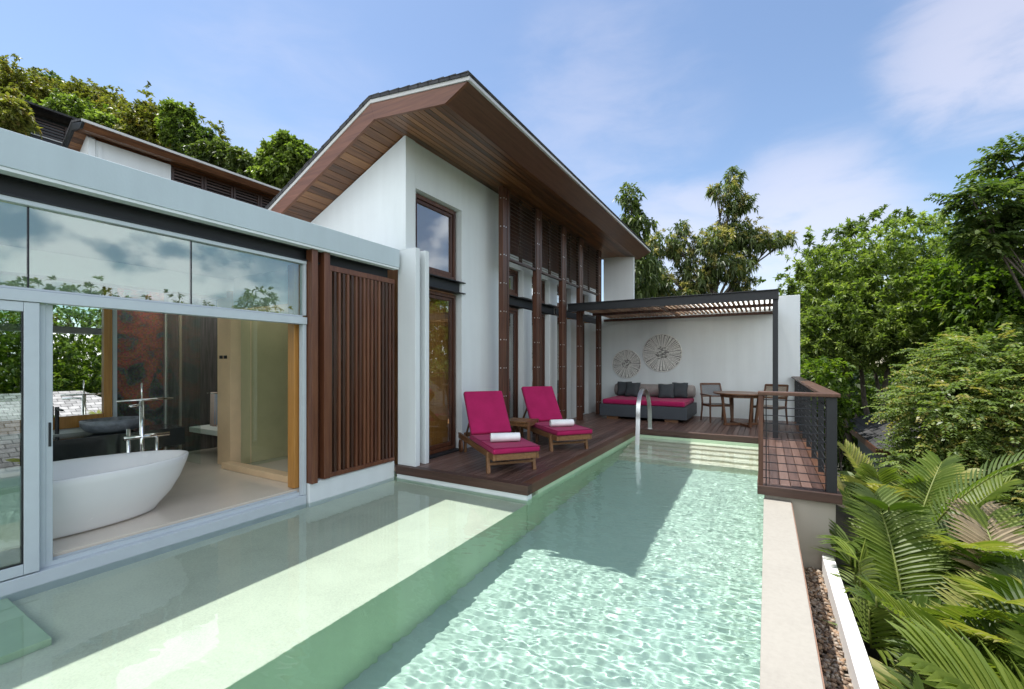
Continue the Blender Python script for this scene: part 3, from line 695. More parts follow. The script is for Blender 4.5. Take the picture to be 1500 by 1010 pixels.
# ------------------------------------------------------------------ pergola
pg = thing('pergola', 'dark steel pergola with timber slat roof over the daybed', 'pergola', (-1.9, 9.8, 0)); pg.location = (0, 0, 0)
b = MB(); b.box((-4.10, 9.80, 2.666), (.20, 9.815, 2.82)); b.box((-4.10, 9.76, 2.821), (.205, 9.86, 2.836)); b.box((-4.10, 9.765, 2.652), (.195, 9.86, 2.665)); b.build('front_beam', STEEL, pg, bevel=.002)
b = MB(); b.box((.186, 9.862, 2.66), (.20, 12.89, 2.82)); b.build('side_beam', STEEL, pg, bevel=.002)
b = MB(); b.box((-4.2, 12.80, 2.655), (.185, 12.895, 2.72)); b.build('wall_plate', COLW, pg)
b = MB(); b.box((-4.0, 11.25, 2.675), (.185, 11.32, 2.74)); b.box((-2.1, 9.82, 2.68), (-2.05, 11.24, 2.735)); b.box((-2.1, 11.33, 2.68), (-2.05, 12.79, 2.735)); b.build('bearer', COLW, pg)
b = MB(); b.box((.10, 9.822, 0), (.19, 9.905, 2.651)); b.build('post', STEEL, pg, bevel=.004)
b = MB(); n = 42
for i in range(n):
    x = -4.0 + i * 4.14 / (n - 1); b.box((x, 9.82, 2.745), (x + .045, 12.88, 2.785))
b.build('slat', PERGW, pg)

b = MB(); b.box((-4.05, 9.83, 2.80), (.18, 12.88, 2.806)); b.build('added_diffuser', OPAL, pg)  # added translucent sheet that spreads the sun and removes slat stripes

# ------------------------------------------------------------------ wall plaques
def plaque(x, z, r, nr, label, rot):
    t = thing('wall_plaque', label, 'wall plaque', (x, 12.9, z), group='round carved plaques on the white wall')
    b = MB(); b.tube([(0, -.012, 0), (0, -.001, 0)], r * .97, 64); b.build('backing', PLAQB, t)
    b = MB(); R = random.Random(rot)
    for i in range(nr):
        a = 2 * math.pi * i / nr + R.uniform(-.02, .02); r0, r1 = r * R.uniform(.3, .38), r * R.uniform(.92, 1.0)
        c, s = math.cos(a), math.sin(a); w0, w1 = r * .012, r * .029
        q = [(c * r0 - s * w0, s * r0 + c * w0), (c * r0 + s * w0, s * r0 - c * w0), (c * r1 + s * w1, s * r1 - c * w1), (c * r1 - s * w1, s * r1 + c * w1)]
        b.hexa([(p[0], -.013, p[1]) for p in q] + [(p[0], -.035 - .01 * R.random(), p[1]) for p in q])
    b.build('spoke', PLAQ, t)
    b = MB()
    for i in range(90):
        rr = r * .36 * math.sqrt(R.random()); a = R.uniform(0, 6.28); x_, z_ = rr * math.cos(a), rr * math.sin(a); s = r * R.uniform(.03, .06)
        b.hexa([(x_ - s, -.012, z_ - s * .4), (x_ + s, -.012, z_ - s * .3), (x_ + s * .8, -.012, z_ + s * .4), (x_ - s * .9, -.012, z_ + s * .3),
                (x_ - s, -.03 - .015 * R.random(), z_ - s * .4), (x_ + s, -.03 - .01 * R.random(), z_ - s * .3), (x_ + s * .8, -.045, z_ + s * .4), (x_ - s * .9, -.04, z_ + s * .3)])
    b.build('centre', PLAQ, t)
    b = MB(); P = [(r * math.cos(2 * math.pi * i / 64), -.02, r * math.sin(2 * math.pi * i / 64)) for i in range(65)]; b.tube(P, .012, 6); b.build('rim', PLAQ, t, smooth=True)
plaque(-3.545, 1.40, .41, 56, 'smaller round whitewashed spoke plaque hung low above the daybed end', 1)
plaque(-2.545, 1.71, .525, 64, 'larger round whitewashed spoke plaque hung higher on the white wall', 2)

# ------------------------------------------------------------------ daybed and cushions
db = thing('daybed', 'charcoal woven daybed with magenta mattress against the white wall', 'daybed', (-2.65, 12.0, 0))
b = MB(); b.box((-1.12, -.86, .07), (1.02, .84, .37)); b.build('base', RATTAN, db, bevel=.012)
b = MB(); b.box((-1.07, -.80, .371), (.96, .80, .50)); b.build('mattress', PINK, db, bevel=.045, seg=4)
for x in (-.95, .5):
    b = MB(); b.box((x, -.80, 0), (x + .3, -.6, .069)); b.build('leg', TEAK, db)
    b = MB(); b.box((x, .5, 0), (x + .3, .7, .069)); b.build('leg', TEAK, db)
b = MB(); n = 28
pr = [(.0, -1.08), (.10, -1.08), (.155, -1.06), (.17, -1.02), (.172, -.5), (.17, .0), (.172, .5), (.17, 1.02), (.155, 1.06), (.1, 1.08), (.0, 1.08)]
rings = [[b.bm.verts.new((z, -r * math.sin(2 * math.pi * k / n), r * math.cos(2 * math.pi * k / n))) for k in range(n)] for r, z in [(max(r, .002), z) for r, z in pr]]
for p, q in zip(rings, rings[1:]):
    for k in range(n): b.bm.faces.new((p[k], p[(k + 1) % n], q[(k + 1) % n], q[k]))
bo = b.build('bolster', TAUPE, smooth=True); bo.location = (-2.72, 12.62, .672)
tag(bo, 'long taupe bolster lying along the back of the daybed', 'bolster')
def pillow(name, loc, rx, rz, s, label, group, m=GREYF):
    b = MB(); n = 12; vs = {}
    for side in (1, -1):
        for i in range(n + 1):
            for j in range(n + 1):
                u, v = i / n * 2 - 1, j / n * 2 - 1
                if (i in (0, n) or j in (0, n)) and side < 0: vs[side, i, j] = vs[1, i, j]; continue
                th = .075 * (max(0, (1 - u ** 4)) * max(0, (1 - v ** 4))) ** .6
                pin = 1 - .06 * (abs(u * v) < .5) * (1 - abs(u * v))
                th += .006 * noise.noise(Vector((u * 3, v * 3, loc[0] * 7)))
                if i in (0, n) or j in (0, n): th = 0
                vs[side, i, j] = b.bm.verts.new((u * s * pin, side * th, v * s * pin))
    for side in (1, -1):
        for i in range(n):
            for j in range(n):
                q = [vs[side, i, j], vs[side, i + 1, j], vs[side, i + 1, j + 1], vs[side, i, j + 1]]
                if side < 0: q = q[::-1]
                try: b.bm.faces.new(q)
                except ValueError: pass
    o = b.build(name, m, smooth=True, recalc=True); o.location = loc; o.rotation_euler = (rx, 0, rz); tag(o, label, 'cushion', group)
    return o
G = 'charcoal scatter cushions on the daybed'
pillow('scatter_cushion', (-3.46, 12.36, .715), math.radians(-14), math.radians(6), .20, 'charcoal cushion at the left end of the daybed, partly hidden', G)
pillow('scatter_cushion', (-3.20, 12.24, .70), math.radians(-20), math.radians(-8), .205, 'charcoal cushion in front of another near the daybed left end', G)
pillow('scatter_cushion', (-2.31, 12.22, .69), math.radians(-22), math.radians(9), .20, 'creased charcoal cushion leaning in front on the daybed right half', G)
pillow('scatter_cushion', (-1.99, 12.36, .715), math.radians(-13), math.radians(-4), .205, 'upright charcoal cushion at the right end of the daybed, behind another', G)

# ------------------------------------------------------------------ sun loungers
def lounger(name, label, loc, ang):
    t = thing(name, label, 'sun lounger', loc, ang, 'magenta sun loungers on the deck')     # local: +y toward the head, x across
    w = .31; L = 1.95
    f = MB()
    for s in (-1, 1): f.bar((s * (w - .01), .0, .235), (s * (w - .01), L, .235), .035, .085)
    f.box((-w + .03, .0, .195), (w - .03, .035, .275)); f.box((-w + .03, L - .05, .2), (w - .03, L - .01, .27))
    for y in [.06 + i * .075 for i in range(14)]: f.box((-w + .029, y, .255), (w - .029, y + .055, .275))
    f.build('frame', TEAK, t, bevel=.004)
    for s in (-1, 1):
        l = MB(); l.hexa([(s * (w + .015) - .025, .16, 0), (s * (w + .015) + .025, .16, 0), (s * (w + .015) + .025, .21, 0), (s * (w + .015) - .025, .21, 0),
                          (s * (w + .01) - .02, .2, .27), (s * (w + .01) + .02, .2, .27), (s * (w + .01) + .02, .27, .27), (s * (w + .01) - .02, .27, .27)]); l.build('leg', TEAK, t, bevel=.004)
        l = MB(); l.box((s * (w - .045) - .02, L - .33, 0), (s * (w - .045) + .02, L - .27, .2)); l.build('leg', TEAK, t, bevel=.004)
        wh = MB(); wh.tube([(s * (w + .012), L - .3, .10), (s * (w + .045), L - .3, .10)], .10, 24); wh.build('wheel', TEAKZ, t)
    st = MB(); st.box((-w + .0, .18, .10), (w - .0, .215, .135)); st.build('stretcher', TEAK, t, bevel=.003)
    bk = MB(); y0, z0, y1, z1 = 1.14, .265, 1.60, .915
    for s in (-1, 1): bk.bar((s * (w - .05), y0, z0), (s * (w - .05), y1, z1), .03, .045)
    for k in range(9):
        g = (k + .5) / 9; bk.bar((-w + .05, y0 + (y1 - y0) * g, z0 + (z1 - z0) * g), (w - .05, y0 + (y1 - y0) * g, z0 + (z1 - z0) * g), .055, .02, up=(0, -.8, .56))
    bk.bar((-.2, y1 - .15, z1 - .25), (-.2, L - .1, .24), .025, .035); bk.bar((.2, y1 - .15, z1 - .25), (.2, L - .1, .24), .025, .035)
    bk.build('backrest', TEAK, t, bevel=.003)
    c = MB(); c.box((-w - .015, -.03, .28), (w + .015, 1.15, .36)); sc = c.build('seat_cushion', PINK, t, bevel=.03, seg=4)
    q = MB(); W2 = w + .006
    for z in (.288, .354): q.tube([(-W2, -.022, z), (W2, -.022, z), (W2, 1.142, z), (-W2, 1.142, z), (-W2, -.022, z)], .006, 6)
    q.tube([(-W2, .58, .361), (0, .58, .3595), (W2, .58, .361)], .004, 6); q.build('piping', PIPE, sc, smooth=True)
    c = MB(); d = Vector((0, y1 - y0, z1 - z0)).normalized(); nn = Vector((0, -d.z, d.y)); A = Vector((0, y0 - .01, z0 + .06)) + nn * .03
    B = Vector((0, y1 + .01, z1 + .015)) + nn * .03
    W = w + .012
    c.hexa([A + Vector((-W, 0, 0)), A + Vector((W, 0, 0)), B + Vector((W, 0, 0)), B + Vector((-W, 0, 0)),
            A + Vector((-W, 0, 0)) + nn * .085, A + Vector((W, 0, 0)) + nn * .085, B + Vector((W, 0, 0)) + nn * .085, B + Vector((-W, 0, 0)) + nn * .085])
    c.build('back_cushion', PINK, t, bevel=.03, seg=4)
    return t
l1 = lounger('sun_lounger', 'magenta cushioned teak lounger nearest the tall door', (-2.80, 5.0, 0), math.radians(50))
l2 = copy_tree(l1); l2['label'] = 'magenta cushioned teak lounger farther along, in front of the timber columns'
l2.location = (-2.69, 6.72, 0); l2.rotation_euler = (0, 0, math.radians(50))
def towel(loc, ang, label):
    b = MB(); n = 26; P = []
    for k in range(n + 30):                                  # a rolled spiral section
        a = 2 * math.pi * k / n; r = .072 - .0009 * k
        P.append((r * math.cos(a) * 1.05, r * math.sin(a) * .92))
    m = len(P); xs = [-.2, -.195, -.07, .07, .195, .2]
    rows = [[b.bm.verts.new((x, p[0] * (1 - .03 * (abs(x) > .197)), p[1] * (1 - .03 * (abs(x) > .197)))) for p in P] for x in xs]
    for p, q in zip(rows, rows[1:]):
        for k in range(m - 1): b.bm.faces.new((p[k], p[k + 1], q[k + 1], q[k]))
    for row, x in ((rows[0], -.198), (rows[-1], .198)):
        for k in range(28, m - 1): pass
    b.tube([(-.197, 0, 0), (.197, 0, 0)], .056, 20)
    o = b.build('rolled_towel', TOWEL, smooth=True, recalc=False); o.location = loc; o.rotation_euler = (0, 0, ang)
    tag(o, label, 'towel', 'rolled white towels on the loungers')
def onl(t, x, y, z):
    a = t.rotation_euler.z; return (t.location.x + x * math.cos(a) - y * math.sin(a), t.location.y + x * math.sin(a) + y * math.cos(a), z)
towel(onl(l1, -.03, .36, .425), math.radians(40), 'rolled white towel on the lounger nearest the tall door')
towel(onl(l2, -.05, .36, .425), math.radians(42), 'rolled white towel on the farther lounger by the columns')

st_ = thing('side_table', 'low square teak side table standing between the two loungers', 'side table', (-3.80, 6.95, 0), math.radians(8))
b = MB()
for i in range(6): b.box((-.25 + i * .0845, -.25, .40), (-.25 + i * .0845 + .078, .25, .425))
b.build('top', TEAK, st_, bevel=.003)
b = MB()
for s in (-1, 1): b.box((-.23, s * .22 - .012, .34), (.23, s * .22 + .012, .399)); b.box((s * .22 - .012, -.207, .34), (s * .22 + .012, .207, .398))
b.build('apron', TEAK, st_)
for sx in (-1, 1):
    for sy in (-1, 1):
        b = MB(); b.box((sx * .225 - .022, sy * .225 - .022, 0), (sx * .225 + .022, sy * .225 + .022, .399)); b.build('leg', TEAKZ, st_, bevel=.003)

# ------------------------------------------------------------------ dining set
dt = thing('dining_table', 'round dark teak dining table by the pergola post', 'table', (-.52, 11.5, 0))
b = MB(); b.lathe([(.01, .715), (.56, .715), (.575, .725), (.58, .74), (.575, .752), (.01, .754)], n=64); b.build('top', TEAKT, dt)
b = MB(); b.lathe([(.40, .65), (.44, .65), (.44, .714), (.40, .714)], n=48); b.build('apron', TEAKZ, dt)
for k in range(4):
    a = math.radians(45 + 90 * k - 12); c, s = math.cos(a), math.sin(a)
    b = MB(); b.bar((c * .36, s * .36, 0.03), (c * .44, s * .44, .70), .05, .045, up=(-s, c, 0)); b.build('leg', TEAKZ, dt, bevel=.003)
    b = MB(); b.bar((c * .03, s * .03, .03), (c * .40, s * .40, .03), .06, .05); b.build('foot_rail', TEAKZ, dt, bevel=.003)
def chair(name, label, loc, ang, fabric):
    t = thing(name, label, 'armchair', loc, ang, 'teak sling armchairs at the dining table')      # faces local -y
    for s in (-1, 1):
        b = MB(); b.tube([(s * .27, -.25, 0), (s * .27, -.245, .45), (s * .27, -.24, .645)], [.020, .023, .02], 4); b.build('leg', TEAKZ, t)
        b = MB(); b.tube([(s * .265, .29, 0), (s * .26, .24, .25), (s * .255, .225, .45), (s * .25, .29, .70), (s * .245, .36, .915)], [.02, .023, .024, .023, .02], 4); b.build('leg', TEAKZ, t)
        b = MB(); b.bar((s * .275, -.29, .655), (s * .265, .28, .655), .05, .025); b.build('armrest', TEAKZ, t, bevel=.006)
        b = MB(); b.bar((s * .262, -.23, .41), (s * .258, .22, .40), .028, .055); b.build('seat_rail', TEAKZ, t)
    b = MB(); b.box((-.25, -.255, .385), (.25, -.225, .435)); b.box((-.245, .215, .38), (.245, .24, .43)); b.bar((-.245, .358, .905), (.245, .358, .905), .03, .045); b.bar((-.245, .27, .60), (.245, .27, .60), .02, .03); b.build('cross_rail', TEAKZ, t, bevel=.003)
    b = MB(); n = 8
    for i in range(n):
        f0, f1 = i / n, (i + 1) / n
        y0, y1 = -.225 + .44 * f0, -.225 + .44 * f1; d0, d1 = .435 - .02 * math.sin(math.pi * f0), .435 - .02 * math.sin(math.pi * f1)
        b.hexa([(-.245, y0, d0 - .005), (.245, y0, d0 - .005), (.245, y1, d1 - .005), (-.245, y1, d1 - .005), (-.245, y0, d0), (.245, y0, d0), (.245, y1, d1), (-.245, y1, d1)])
    b.build('seat', fabric, t)
    b = MB(); b.hexa([(-.235, .268, .615), (.235, .268, .615), (.235, .352, .885), (-.235, .352, .885), (-.235, .276, .612), (.235, .276, .612), (.235, .36, .882), (-.235, .36, .882)]); b.build('backrest', fabric, t)
    return t
chair('armchair', 'teak armchair with grey mesh back beside the daybed end', (-1.06, 11.92, 0), math.radians(30), MESHF)
chair('armchair', 'teak armchair with tan mesh back behind the pergola post', (.06, 11.95, 0), math.radians(-24), MESHT)

# ------------------------------------------------------------------ pool handrail
hr = thing('pool_handrail', 'curved flat stainless steel handrail rising from the pool steps', 'handrail', (-2.2, 8.9, 0)); hr.location = (0, 0, 0)
b = MB(); P = []
for i in range(33):
    f = i / 32; a = math.pi * f
    y = 9.33 - .50 * math.cos(a) - .05 * math.sin(a); z = .30 + .60 * math.sin(a) ** .8 if 0 < f < 1 else .3
    P.append((-2.20, y + 0, z))
P = [(-2.20, 8.70, -.62), (-2.20, 8.76, -.2)] + P + [(-2.20, 9.86, 0.004)]
w_, th_ = .042, .008
prev = None
for i, p in enumerate(P):
    p = Vector(p); t_ = (Vector(P[min(i + 1, len(P) - 1)]) - Vector(P[max(i - 1, 0)])).normalized(); n_ = Vector((1, 0, 0)).cross(t_).normalized()
    ring = [b.bm.verts.new(p + Vector((sx * w_, 0, 0)) + n_ * sn * th_) for sx, sn in ((-1, -1), (1, -1), (1, 1), (-1, 1))]
    if prev:
        for k in range(4): b.bm.faces.new((prev[k], prev[(k + 1) % 4], ring[(k + 1) % 4], ring[k]))
    else: b.bm.faces.new(ring[::-1])
    prev = ring
b.bm.faces.new(prev); b.build('rail', INOX, hr, bevel=.003)
b = MB(); b.tube([(-2.2, 9.86, .001), (-2.2, 9.86, .008)], .055, 24); b.build('base_plate', INOX, hr)

# ------------------------------------------------------------------ walkway railing and support
rl = thing('balustrade', 'dark balustrade with timber top rail and steel cables along the walkway', 'railing', (.3, 6.05, 0)); rl.location = (0, 0, 0)
b = MB(); b.box((-.09, 5.97, 1.065), (.70, 6.13, 1.105)); b.build('top_rail', BROWN, rl, bevel=.005)
b = MB(); b.box((.53, 6.132, 1.065), (.70, 12.88, 1.105)); b.build('top_rail', BROWN, rl, bevel=.005)
b = MB(); b.box((-.085, 5.99, -.1), (-.035, 6.05, 1.064)); b.build('post', COLW, rl, bevel=.003)
b = MB(); b.box((.575, 6.02, -.1), (.675, 6.13, 1.064)); b.build('post', STEEL, rl, bevel=.004)
for y in (7.1, 8.1, 9.1, 10.1, 11.1, 12.1, 12.82):
    b = MB(); b.box((.59, y, .001), (.655, y + .012, 1.064)); b.build('post', STEEL, rl)
b = MB(); b.tube([(-.005, 6.02, 0), (-.005, 6.02, 1.064)], .006, 8); b.build('rod', STEEL, rl)
b = MB()
for i in range(11):
    z = .09 + i * .092; b.tube([(-.04, 6.02, z), (.60, 6.06, z)], .0055, 8)
for i in range(11):
    z = .09 + i * .092; b.tube([(.625, 6.1, z), (.625, 12.88, z)], .0055, 8)
b.build('cable', STEEL, rl)
b = MB(); b.box((-.095, 5.965, -.10), (.715, 6.115, .003)); b.build('base_board', DECKX, rl, bevel=.004)
b = MB(); b.box((.575, 6.132, -.10), (.715, 12.88, .002)); b.build('base_board', BROWN, rl, bevel=.004)
sw = MB(); sw.box((-.018, 6.05, -2.5), (.665, 12.95, -.102)); sw = sw.build('walkway_wall', STONE_B, bevel=.004)
tag(sw, 'beige rendered wall carrying the timber walkway beside the pool', 'wall')
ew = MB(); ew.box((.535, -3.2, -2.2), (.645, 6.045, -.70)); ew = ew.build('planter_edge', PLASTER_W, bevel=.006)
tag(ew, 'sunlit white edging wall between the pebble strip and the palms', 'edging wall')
def pebbles():
    b = MB(); R = random.Random(8)
    vs, fs = [], []
    def stone(x, y, z, s, R):
        bm = b.bm
        r = bmesh.ops.create_icosphere(bm, subdivisions=1, radius=1)
        M = Matrix.Translation((x, y, z)) @ Matrix.Rotation(R.uniform(0, 6.28), 4, 'Z') @ Matrix.Rotation(R.uniform(-.4, .4), 4, 'X') @ Matrix.Diagonal((s * R.uniform(.8, 1.5), s * R.uniform(.6, .95), s * R.uniform(.45, .7), 1))
        bmesh.ops.transform(bm, matrix=M, verts=r['verts'])
    y = 1.5
    for i in range(2600):
        stone(R.uniform(.265, .53), 2.2 + 3.83 * R.random(), -.885 + R.uniform(-.01, .02), R.uniform(.013, .026), R)
    m, nt, bs, L = mat('river pebbles'); geo = N(nt, 'ShaderNodeNewGeometry')
    r = ramp(nt, [(0, (.10, .07, .05)), (.3, (.22, .15, .10)), (.55, (.34, .22, .13)), (.75, (.30, .26, .22)), (1, (.45, .38, .3))]); L(geo.outputs['Random Per Island'], r.inputs[0]); L(r.outputs[0], bs.inputs['Base Color']); bs.inputs['Roughness'].default_value = .6
    o = b.build('gravel', m, smooth=True, recalc=False); o['kind'] = 'stuff'
    tag(o, 'brown river pebbles filling the strip beside the pool coping', 'pebbles')
    b2 = MB(); b2.box((.262, -3.2, -1.6), (.535, 6.05, -.90)); struct(b2.build('gravel_bed', SOIL))
pebbles()

# ------------------------------------------------------------------ bathroom furniture
def tub():
    t = thing('bathtub', 'white oval freestanding bathtub behind the bathroom glass', 'bathtub', (-5.36, 1.42, 0))
    b = MB()
    P = [(.30, .66, 0), (.315, .68, .02), (.33, .70, .05), (.40, .80, .16), (.455, .88, .30), (.49, .935, .44), (.50, .95, .50), (.495, .945, .512), (.475, .925, .512), (.455, .90, .49), (.42, .84, .36), (.36, .74, .2), (.25, .55, .12), (.02, .05, .11)]
    b.ell([(a, bb, z, 0, 0) for a, bb, z in P], (0, 0, 0), 64)
    b.build('shell', ACRYL, t, smooth=True)
tub()
tf = thing('tub_filler', 'chrome floor standing tub filler behind the white bathtub', 'tap', (-6.05, 2.24, 0))
b = MB(); b.tube([(0, 0, 0), (0, 0, 1.02)], .022, 16); b.tube([(.0, -.12, 0), (.0, -.12, .72)], .017, 16); b.tube([(0, .14, .0), (0, .14, .62)], .016, 14); b.build('pipe', CHROME, tf, smooth=True)
b = MB(); b.tube([(0, -.16, .62), (0, .26, .62)], .022, 16); b.build('mixer_bar', CHROME, tf, smooth=True)
b = MB(); b.tube([(0, 0, .98), (.16, -.16, .98)], .014, 12); b.build('spout', CHROME, tf, smooth=True)
b = MB(); b.tube([(0, -.22, 1.03), (0, .3, 1.03)], .012, 12); b.tube([(0, 0, 1.0), (0, 0, 1.22)], .008, 10); b.build('hand_shower', CHROME, tf, smooth=True)
vn = thing('vanity_counter', 'long black stone vanity counter under the honey framed mirror', 'counter', (-6.65, 1, 0)); vn.location = (0, 0, 0)
b = MB(); b.box((-6.895, -1.5, .42), (-6.36, 2.80, .64)); b.build('counter_top', BLACKST, vn, bevel=.004)
b = MB(); b.box((-6.895, -1.5, .0), (-6.55, 2.5, .36)); b.build('plinth', BLACKST, vn)
b = MB()
for i in range(48): b.box((-6.55, -1.4 + i * .08, .37), (-6.42, -1.36 + i * .08, .419))
b.build('grille', STEEL, vn)
mr = thing('wall_mirror', 'large mirror in honey timber frame reflecting green trees', 'mirror', (-6.88, 1, 1)); mr.location = (0, 0, 0)
b = MB(); b.box((-6.899, -1.4, .84), (-6.885, 2.165, 2.25)); b.build('glass', MIRROR, mr)
b = MB(); b.box((-6.899, 2.166, .66), (-6.85, 2.245, 2.35)); b.box((-6.899, -1.4, .70), (-6.86, 2.165, .838)); b.build('frame', AMBER, mr, bevel=.003)
b = MB(); b.box((-6.90, 2.26, .658), (-6.88, 2.30, 2.5)); b.build('edge_strip', ALU, mr)
bs = thing('wash_basin', 'dark hewn stone bowl basin on the black vanity counter', 'basin', (-6.60, 2.17, .641))
b = MB(); b.ell([(.13, .16, 0, 0, 0), (.20, .24, .03, 0, 0), (.235, .285, .09, 0, 0), (.24, .29, .15, 0, 0), (.225, .275, .152, 0, 0), (.19, .24, .06, 0, 0), (.02, .02, .03, 0, 0)], (0, 0, 0), 40); b.build('bowl', DARKST, bs, smooth=True)
bt = thing('basin_tap', 'slim dark tap standing behind the stone basin', 'tap', (-6.80, 1.75, .656))
b = MB(); b.tube([(0, 0, 0), (0, 0, .30)], .018, 12); b.bar((0, 0, .28), (.16, 0, .27), .022, .018); b.build('body', STEEL, bt)
sh = thing('towel_shelf', 'low pale shelf unit behind the glass partition', 'shelf', (-7.3, 3.7, 0)); 
b = MB(); b.box((-.7, -.12, .34), (.35, .25, .42)); b.build('shelf_board', INWALL, sh, bevel=.004)
b = MB(); b.tube([(-.1, -.14, .98), (.36, -.14, .98)], .010, 10); b.build('towel_rail', CHROME, sh)
for x, m_, lab in ((.0, TOWELP, 'pale pinkish towel hanging in front on the bathroom rail'), (.12, TOWELB, 'pale blue grey towel hanging beside the pinkish one')):
    b = MB(); n = 8
    for i in range(n):
        a0, a1 = i / n, (i + 1) / n
        for s, z0 in ((-.155, .48 + .04 * (x > .05)), (-.125, .55)):
            w = .012 * math.sin(a0 * 9), .012 * math.sin(a1 * 9)
            b.hexa([(x + .17 * a0, s + w[0], z0), (x + .17 * a1, s + w[1], z0), (x + .17 * a1, s + w[1] + .01, z0), (x + .17 * a0, s + w[0] + .01, z0),
                    (x + .17 * a0, s * .6 - .055, .985), (x + .17 * a1, s * .6 - .055, .985), (x + .17 * a1, s * .6 - .045, .99), (x + .17 * a0, s * .6 - .045, .99)])
    o = b.build('hanging_towel', m_, smooth=True); o.location = (-7.3, 3.7, .008 if x < .05 else .0); tag(o, lab, 'towel')

# ------------------------------------------------------------------ neighbouring houses
nb = thing('neighbour_villa', 'white hillside villa with timber eave rising behind the bathroom roof', 'house', (0, 0, 0))
NX, NZ, NT, NTZ, NL, NLZ = -11.93, 6.317, -12.5, 6.42, -15.5, 4.4
NY0, NY1 = 3.43, 14.0
b = MB(); b.prism([(NX, NZ), (NT, NTZ), (NL, NLZ), (NL, NLZ + .05), (NT, NTZ + .05), (NX + .01, NZ + .035)], 1, NY0, NY1); b.build('roof', ROOFD, nb)
b = MB(); b.prism([(NX + .012, NZ - .02), (NX + .012, NZ + .03), (NX - .02, NZ + .03), (NX - .02, NZ - .02)], 1, NY0 - .005, NY1 + .005); b.build('drip_edge', EDGE, nb)
b = MB(); b.prism([(NX - .005, NZ - .03), (NT, NTZ - .003), (NL, NLZ - .003), (NL, NLZ - .14), (NT, NTZ - .16), (NX - .12, NZ - .12)], 1, NY0 + .005, NY0 + .05); b.build('fascia_board', STEEL, nb)
b = MB()
for (xa, za, xb, zb, k) in ((NX - .01, NZ - .03, NX - .13, NZ - .13, 1), (NX - .13, NZ - .13, NT, NTZ - .16, 5), (NT, NTZ - .16, NL, NLZ - .16, 26)):
    for i in range(k):
        f0, f1 = i / k + .02 / k, (i + 1) / k - .02 / k
        p = (xa + (xb - xa) * f0, za + (zb - za) * f0); q = (xa + (xb - xa) * f1, za + (zb - za) * f1)
        b.prism([p, q, (q[0], q[1] + .02), (p[0], p[1] + .02)], 1, NY0 + .052, NY1)
b.build('soffit', SOFFIT, nb)
WXN = -12.42
b = MB(); b.prism([(WXN, -1), (WXN, 6.2), (NT, NTZ - .16), (NL + .3, NLZ + .05), (NL + .3, -1)], 1, NY0 + .24, NY0 + .36)
b.box((WXN - .2, NY0 + .37, -1), (WXN - .02, 5.18, 6.2)); b.box((WXN - .3, 5.181, -1), (WXN - .1, NY1 - .2, 4.9)); b.build('wall', PLASTER, nb)
b = MB(); b.box((WXN - .05, NY0 + .40, -1), (WXN, NY0 + .47, 6.19)); b.build('wall_fin', PLASTER, nb)
b = MB(); b.box((WXN - .16, 5.19, 4.9), (WXN - .12, NY1 - .2, 6.2)); b.build('backing', BLACKST, nb)
y = 5.20
while y < NY1 - .8:
    f = MB(); e = y + .70; zt, z0 = 6.19, 4.95
    f.box((WXN - .1, y, z0), (WXN - .03, y + .05, zt)); f.box((WXN - .1, e - .05, z0), (WXN - .03, e, zt)); f.box((WXN - .1, y + .051, zt - .05), (WXN - .031, e - .051, zt))
    lo = f.build('louvre_panel', LOUV, nb); q = MB()
    for i in range(16): q.box((WXN - .09, y + .051, z0 + i * .075), (WXN - .05, e - .051, z0 + i * .075 + .035))
    q.build('slat', LOUV, lo); y = e + .02
n2 = thing('hillside_villa', 'dark louvred villa on the left, half hidden by hillside trees', 'house', (0, 0, 0))
b = MB(); b.prism([(-14.2, 7.20), (-14.9, 7.30), (-17, 6.4), (-17, 6.45), (-14.9, 7.36), (-14.19, 7.24)], 1, 2.12, 6.5); b.build('roof', ROOFD, n2)
b = MB(); b.box((-14.75, 2.2, 6.55), (-14.65, 6.4, 7.16)); b.build('louvre_panel', BLACKST, n2)
b = MB()
for i in range(8): b.box((-14.64, 2.25 + i * .55, 6.56), (-14.6, 2.29 + i * .55, 7.1))
for i in range(8): b.box((-14.645, 2.25, 6.58 + i * .07), (-14.62, 6.3, 6.61 + i * .07))
b.build('slat', LOUV, n2)
b = MB(); b.box((-14.6, 1.9, 6.38), (-14.1, 6.4, 6.50)); b.build('canopy', STEEL, n2)
b = MB(); b.box((-14.09, 1.9, 6.495), (-14.07, 6.4, 6.515)); b.build('drip_edge', EDGE, n2)
b = MB(); b.box((-14.9, 1.95, 6.28), (-14.12, 6.4, 6.375)); b.build('soffit', SOFFIT, n2)
b = MB(); b.box((-15.2, 1.75, -1), (-14.75, 6.4, 6.27)); b.box((-14.74, 1.72, -1), (-14.6, 1.84, 6.27)); b.box((-14.74, 1.9, -1), (-14.62, 1.96, 6.27)); b.build('wall', PLASTER, n2)

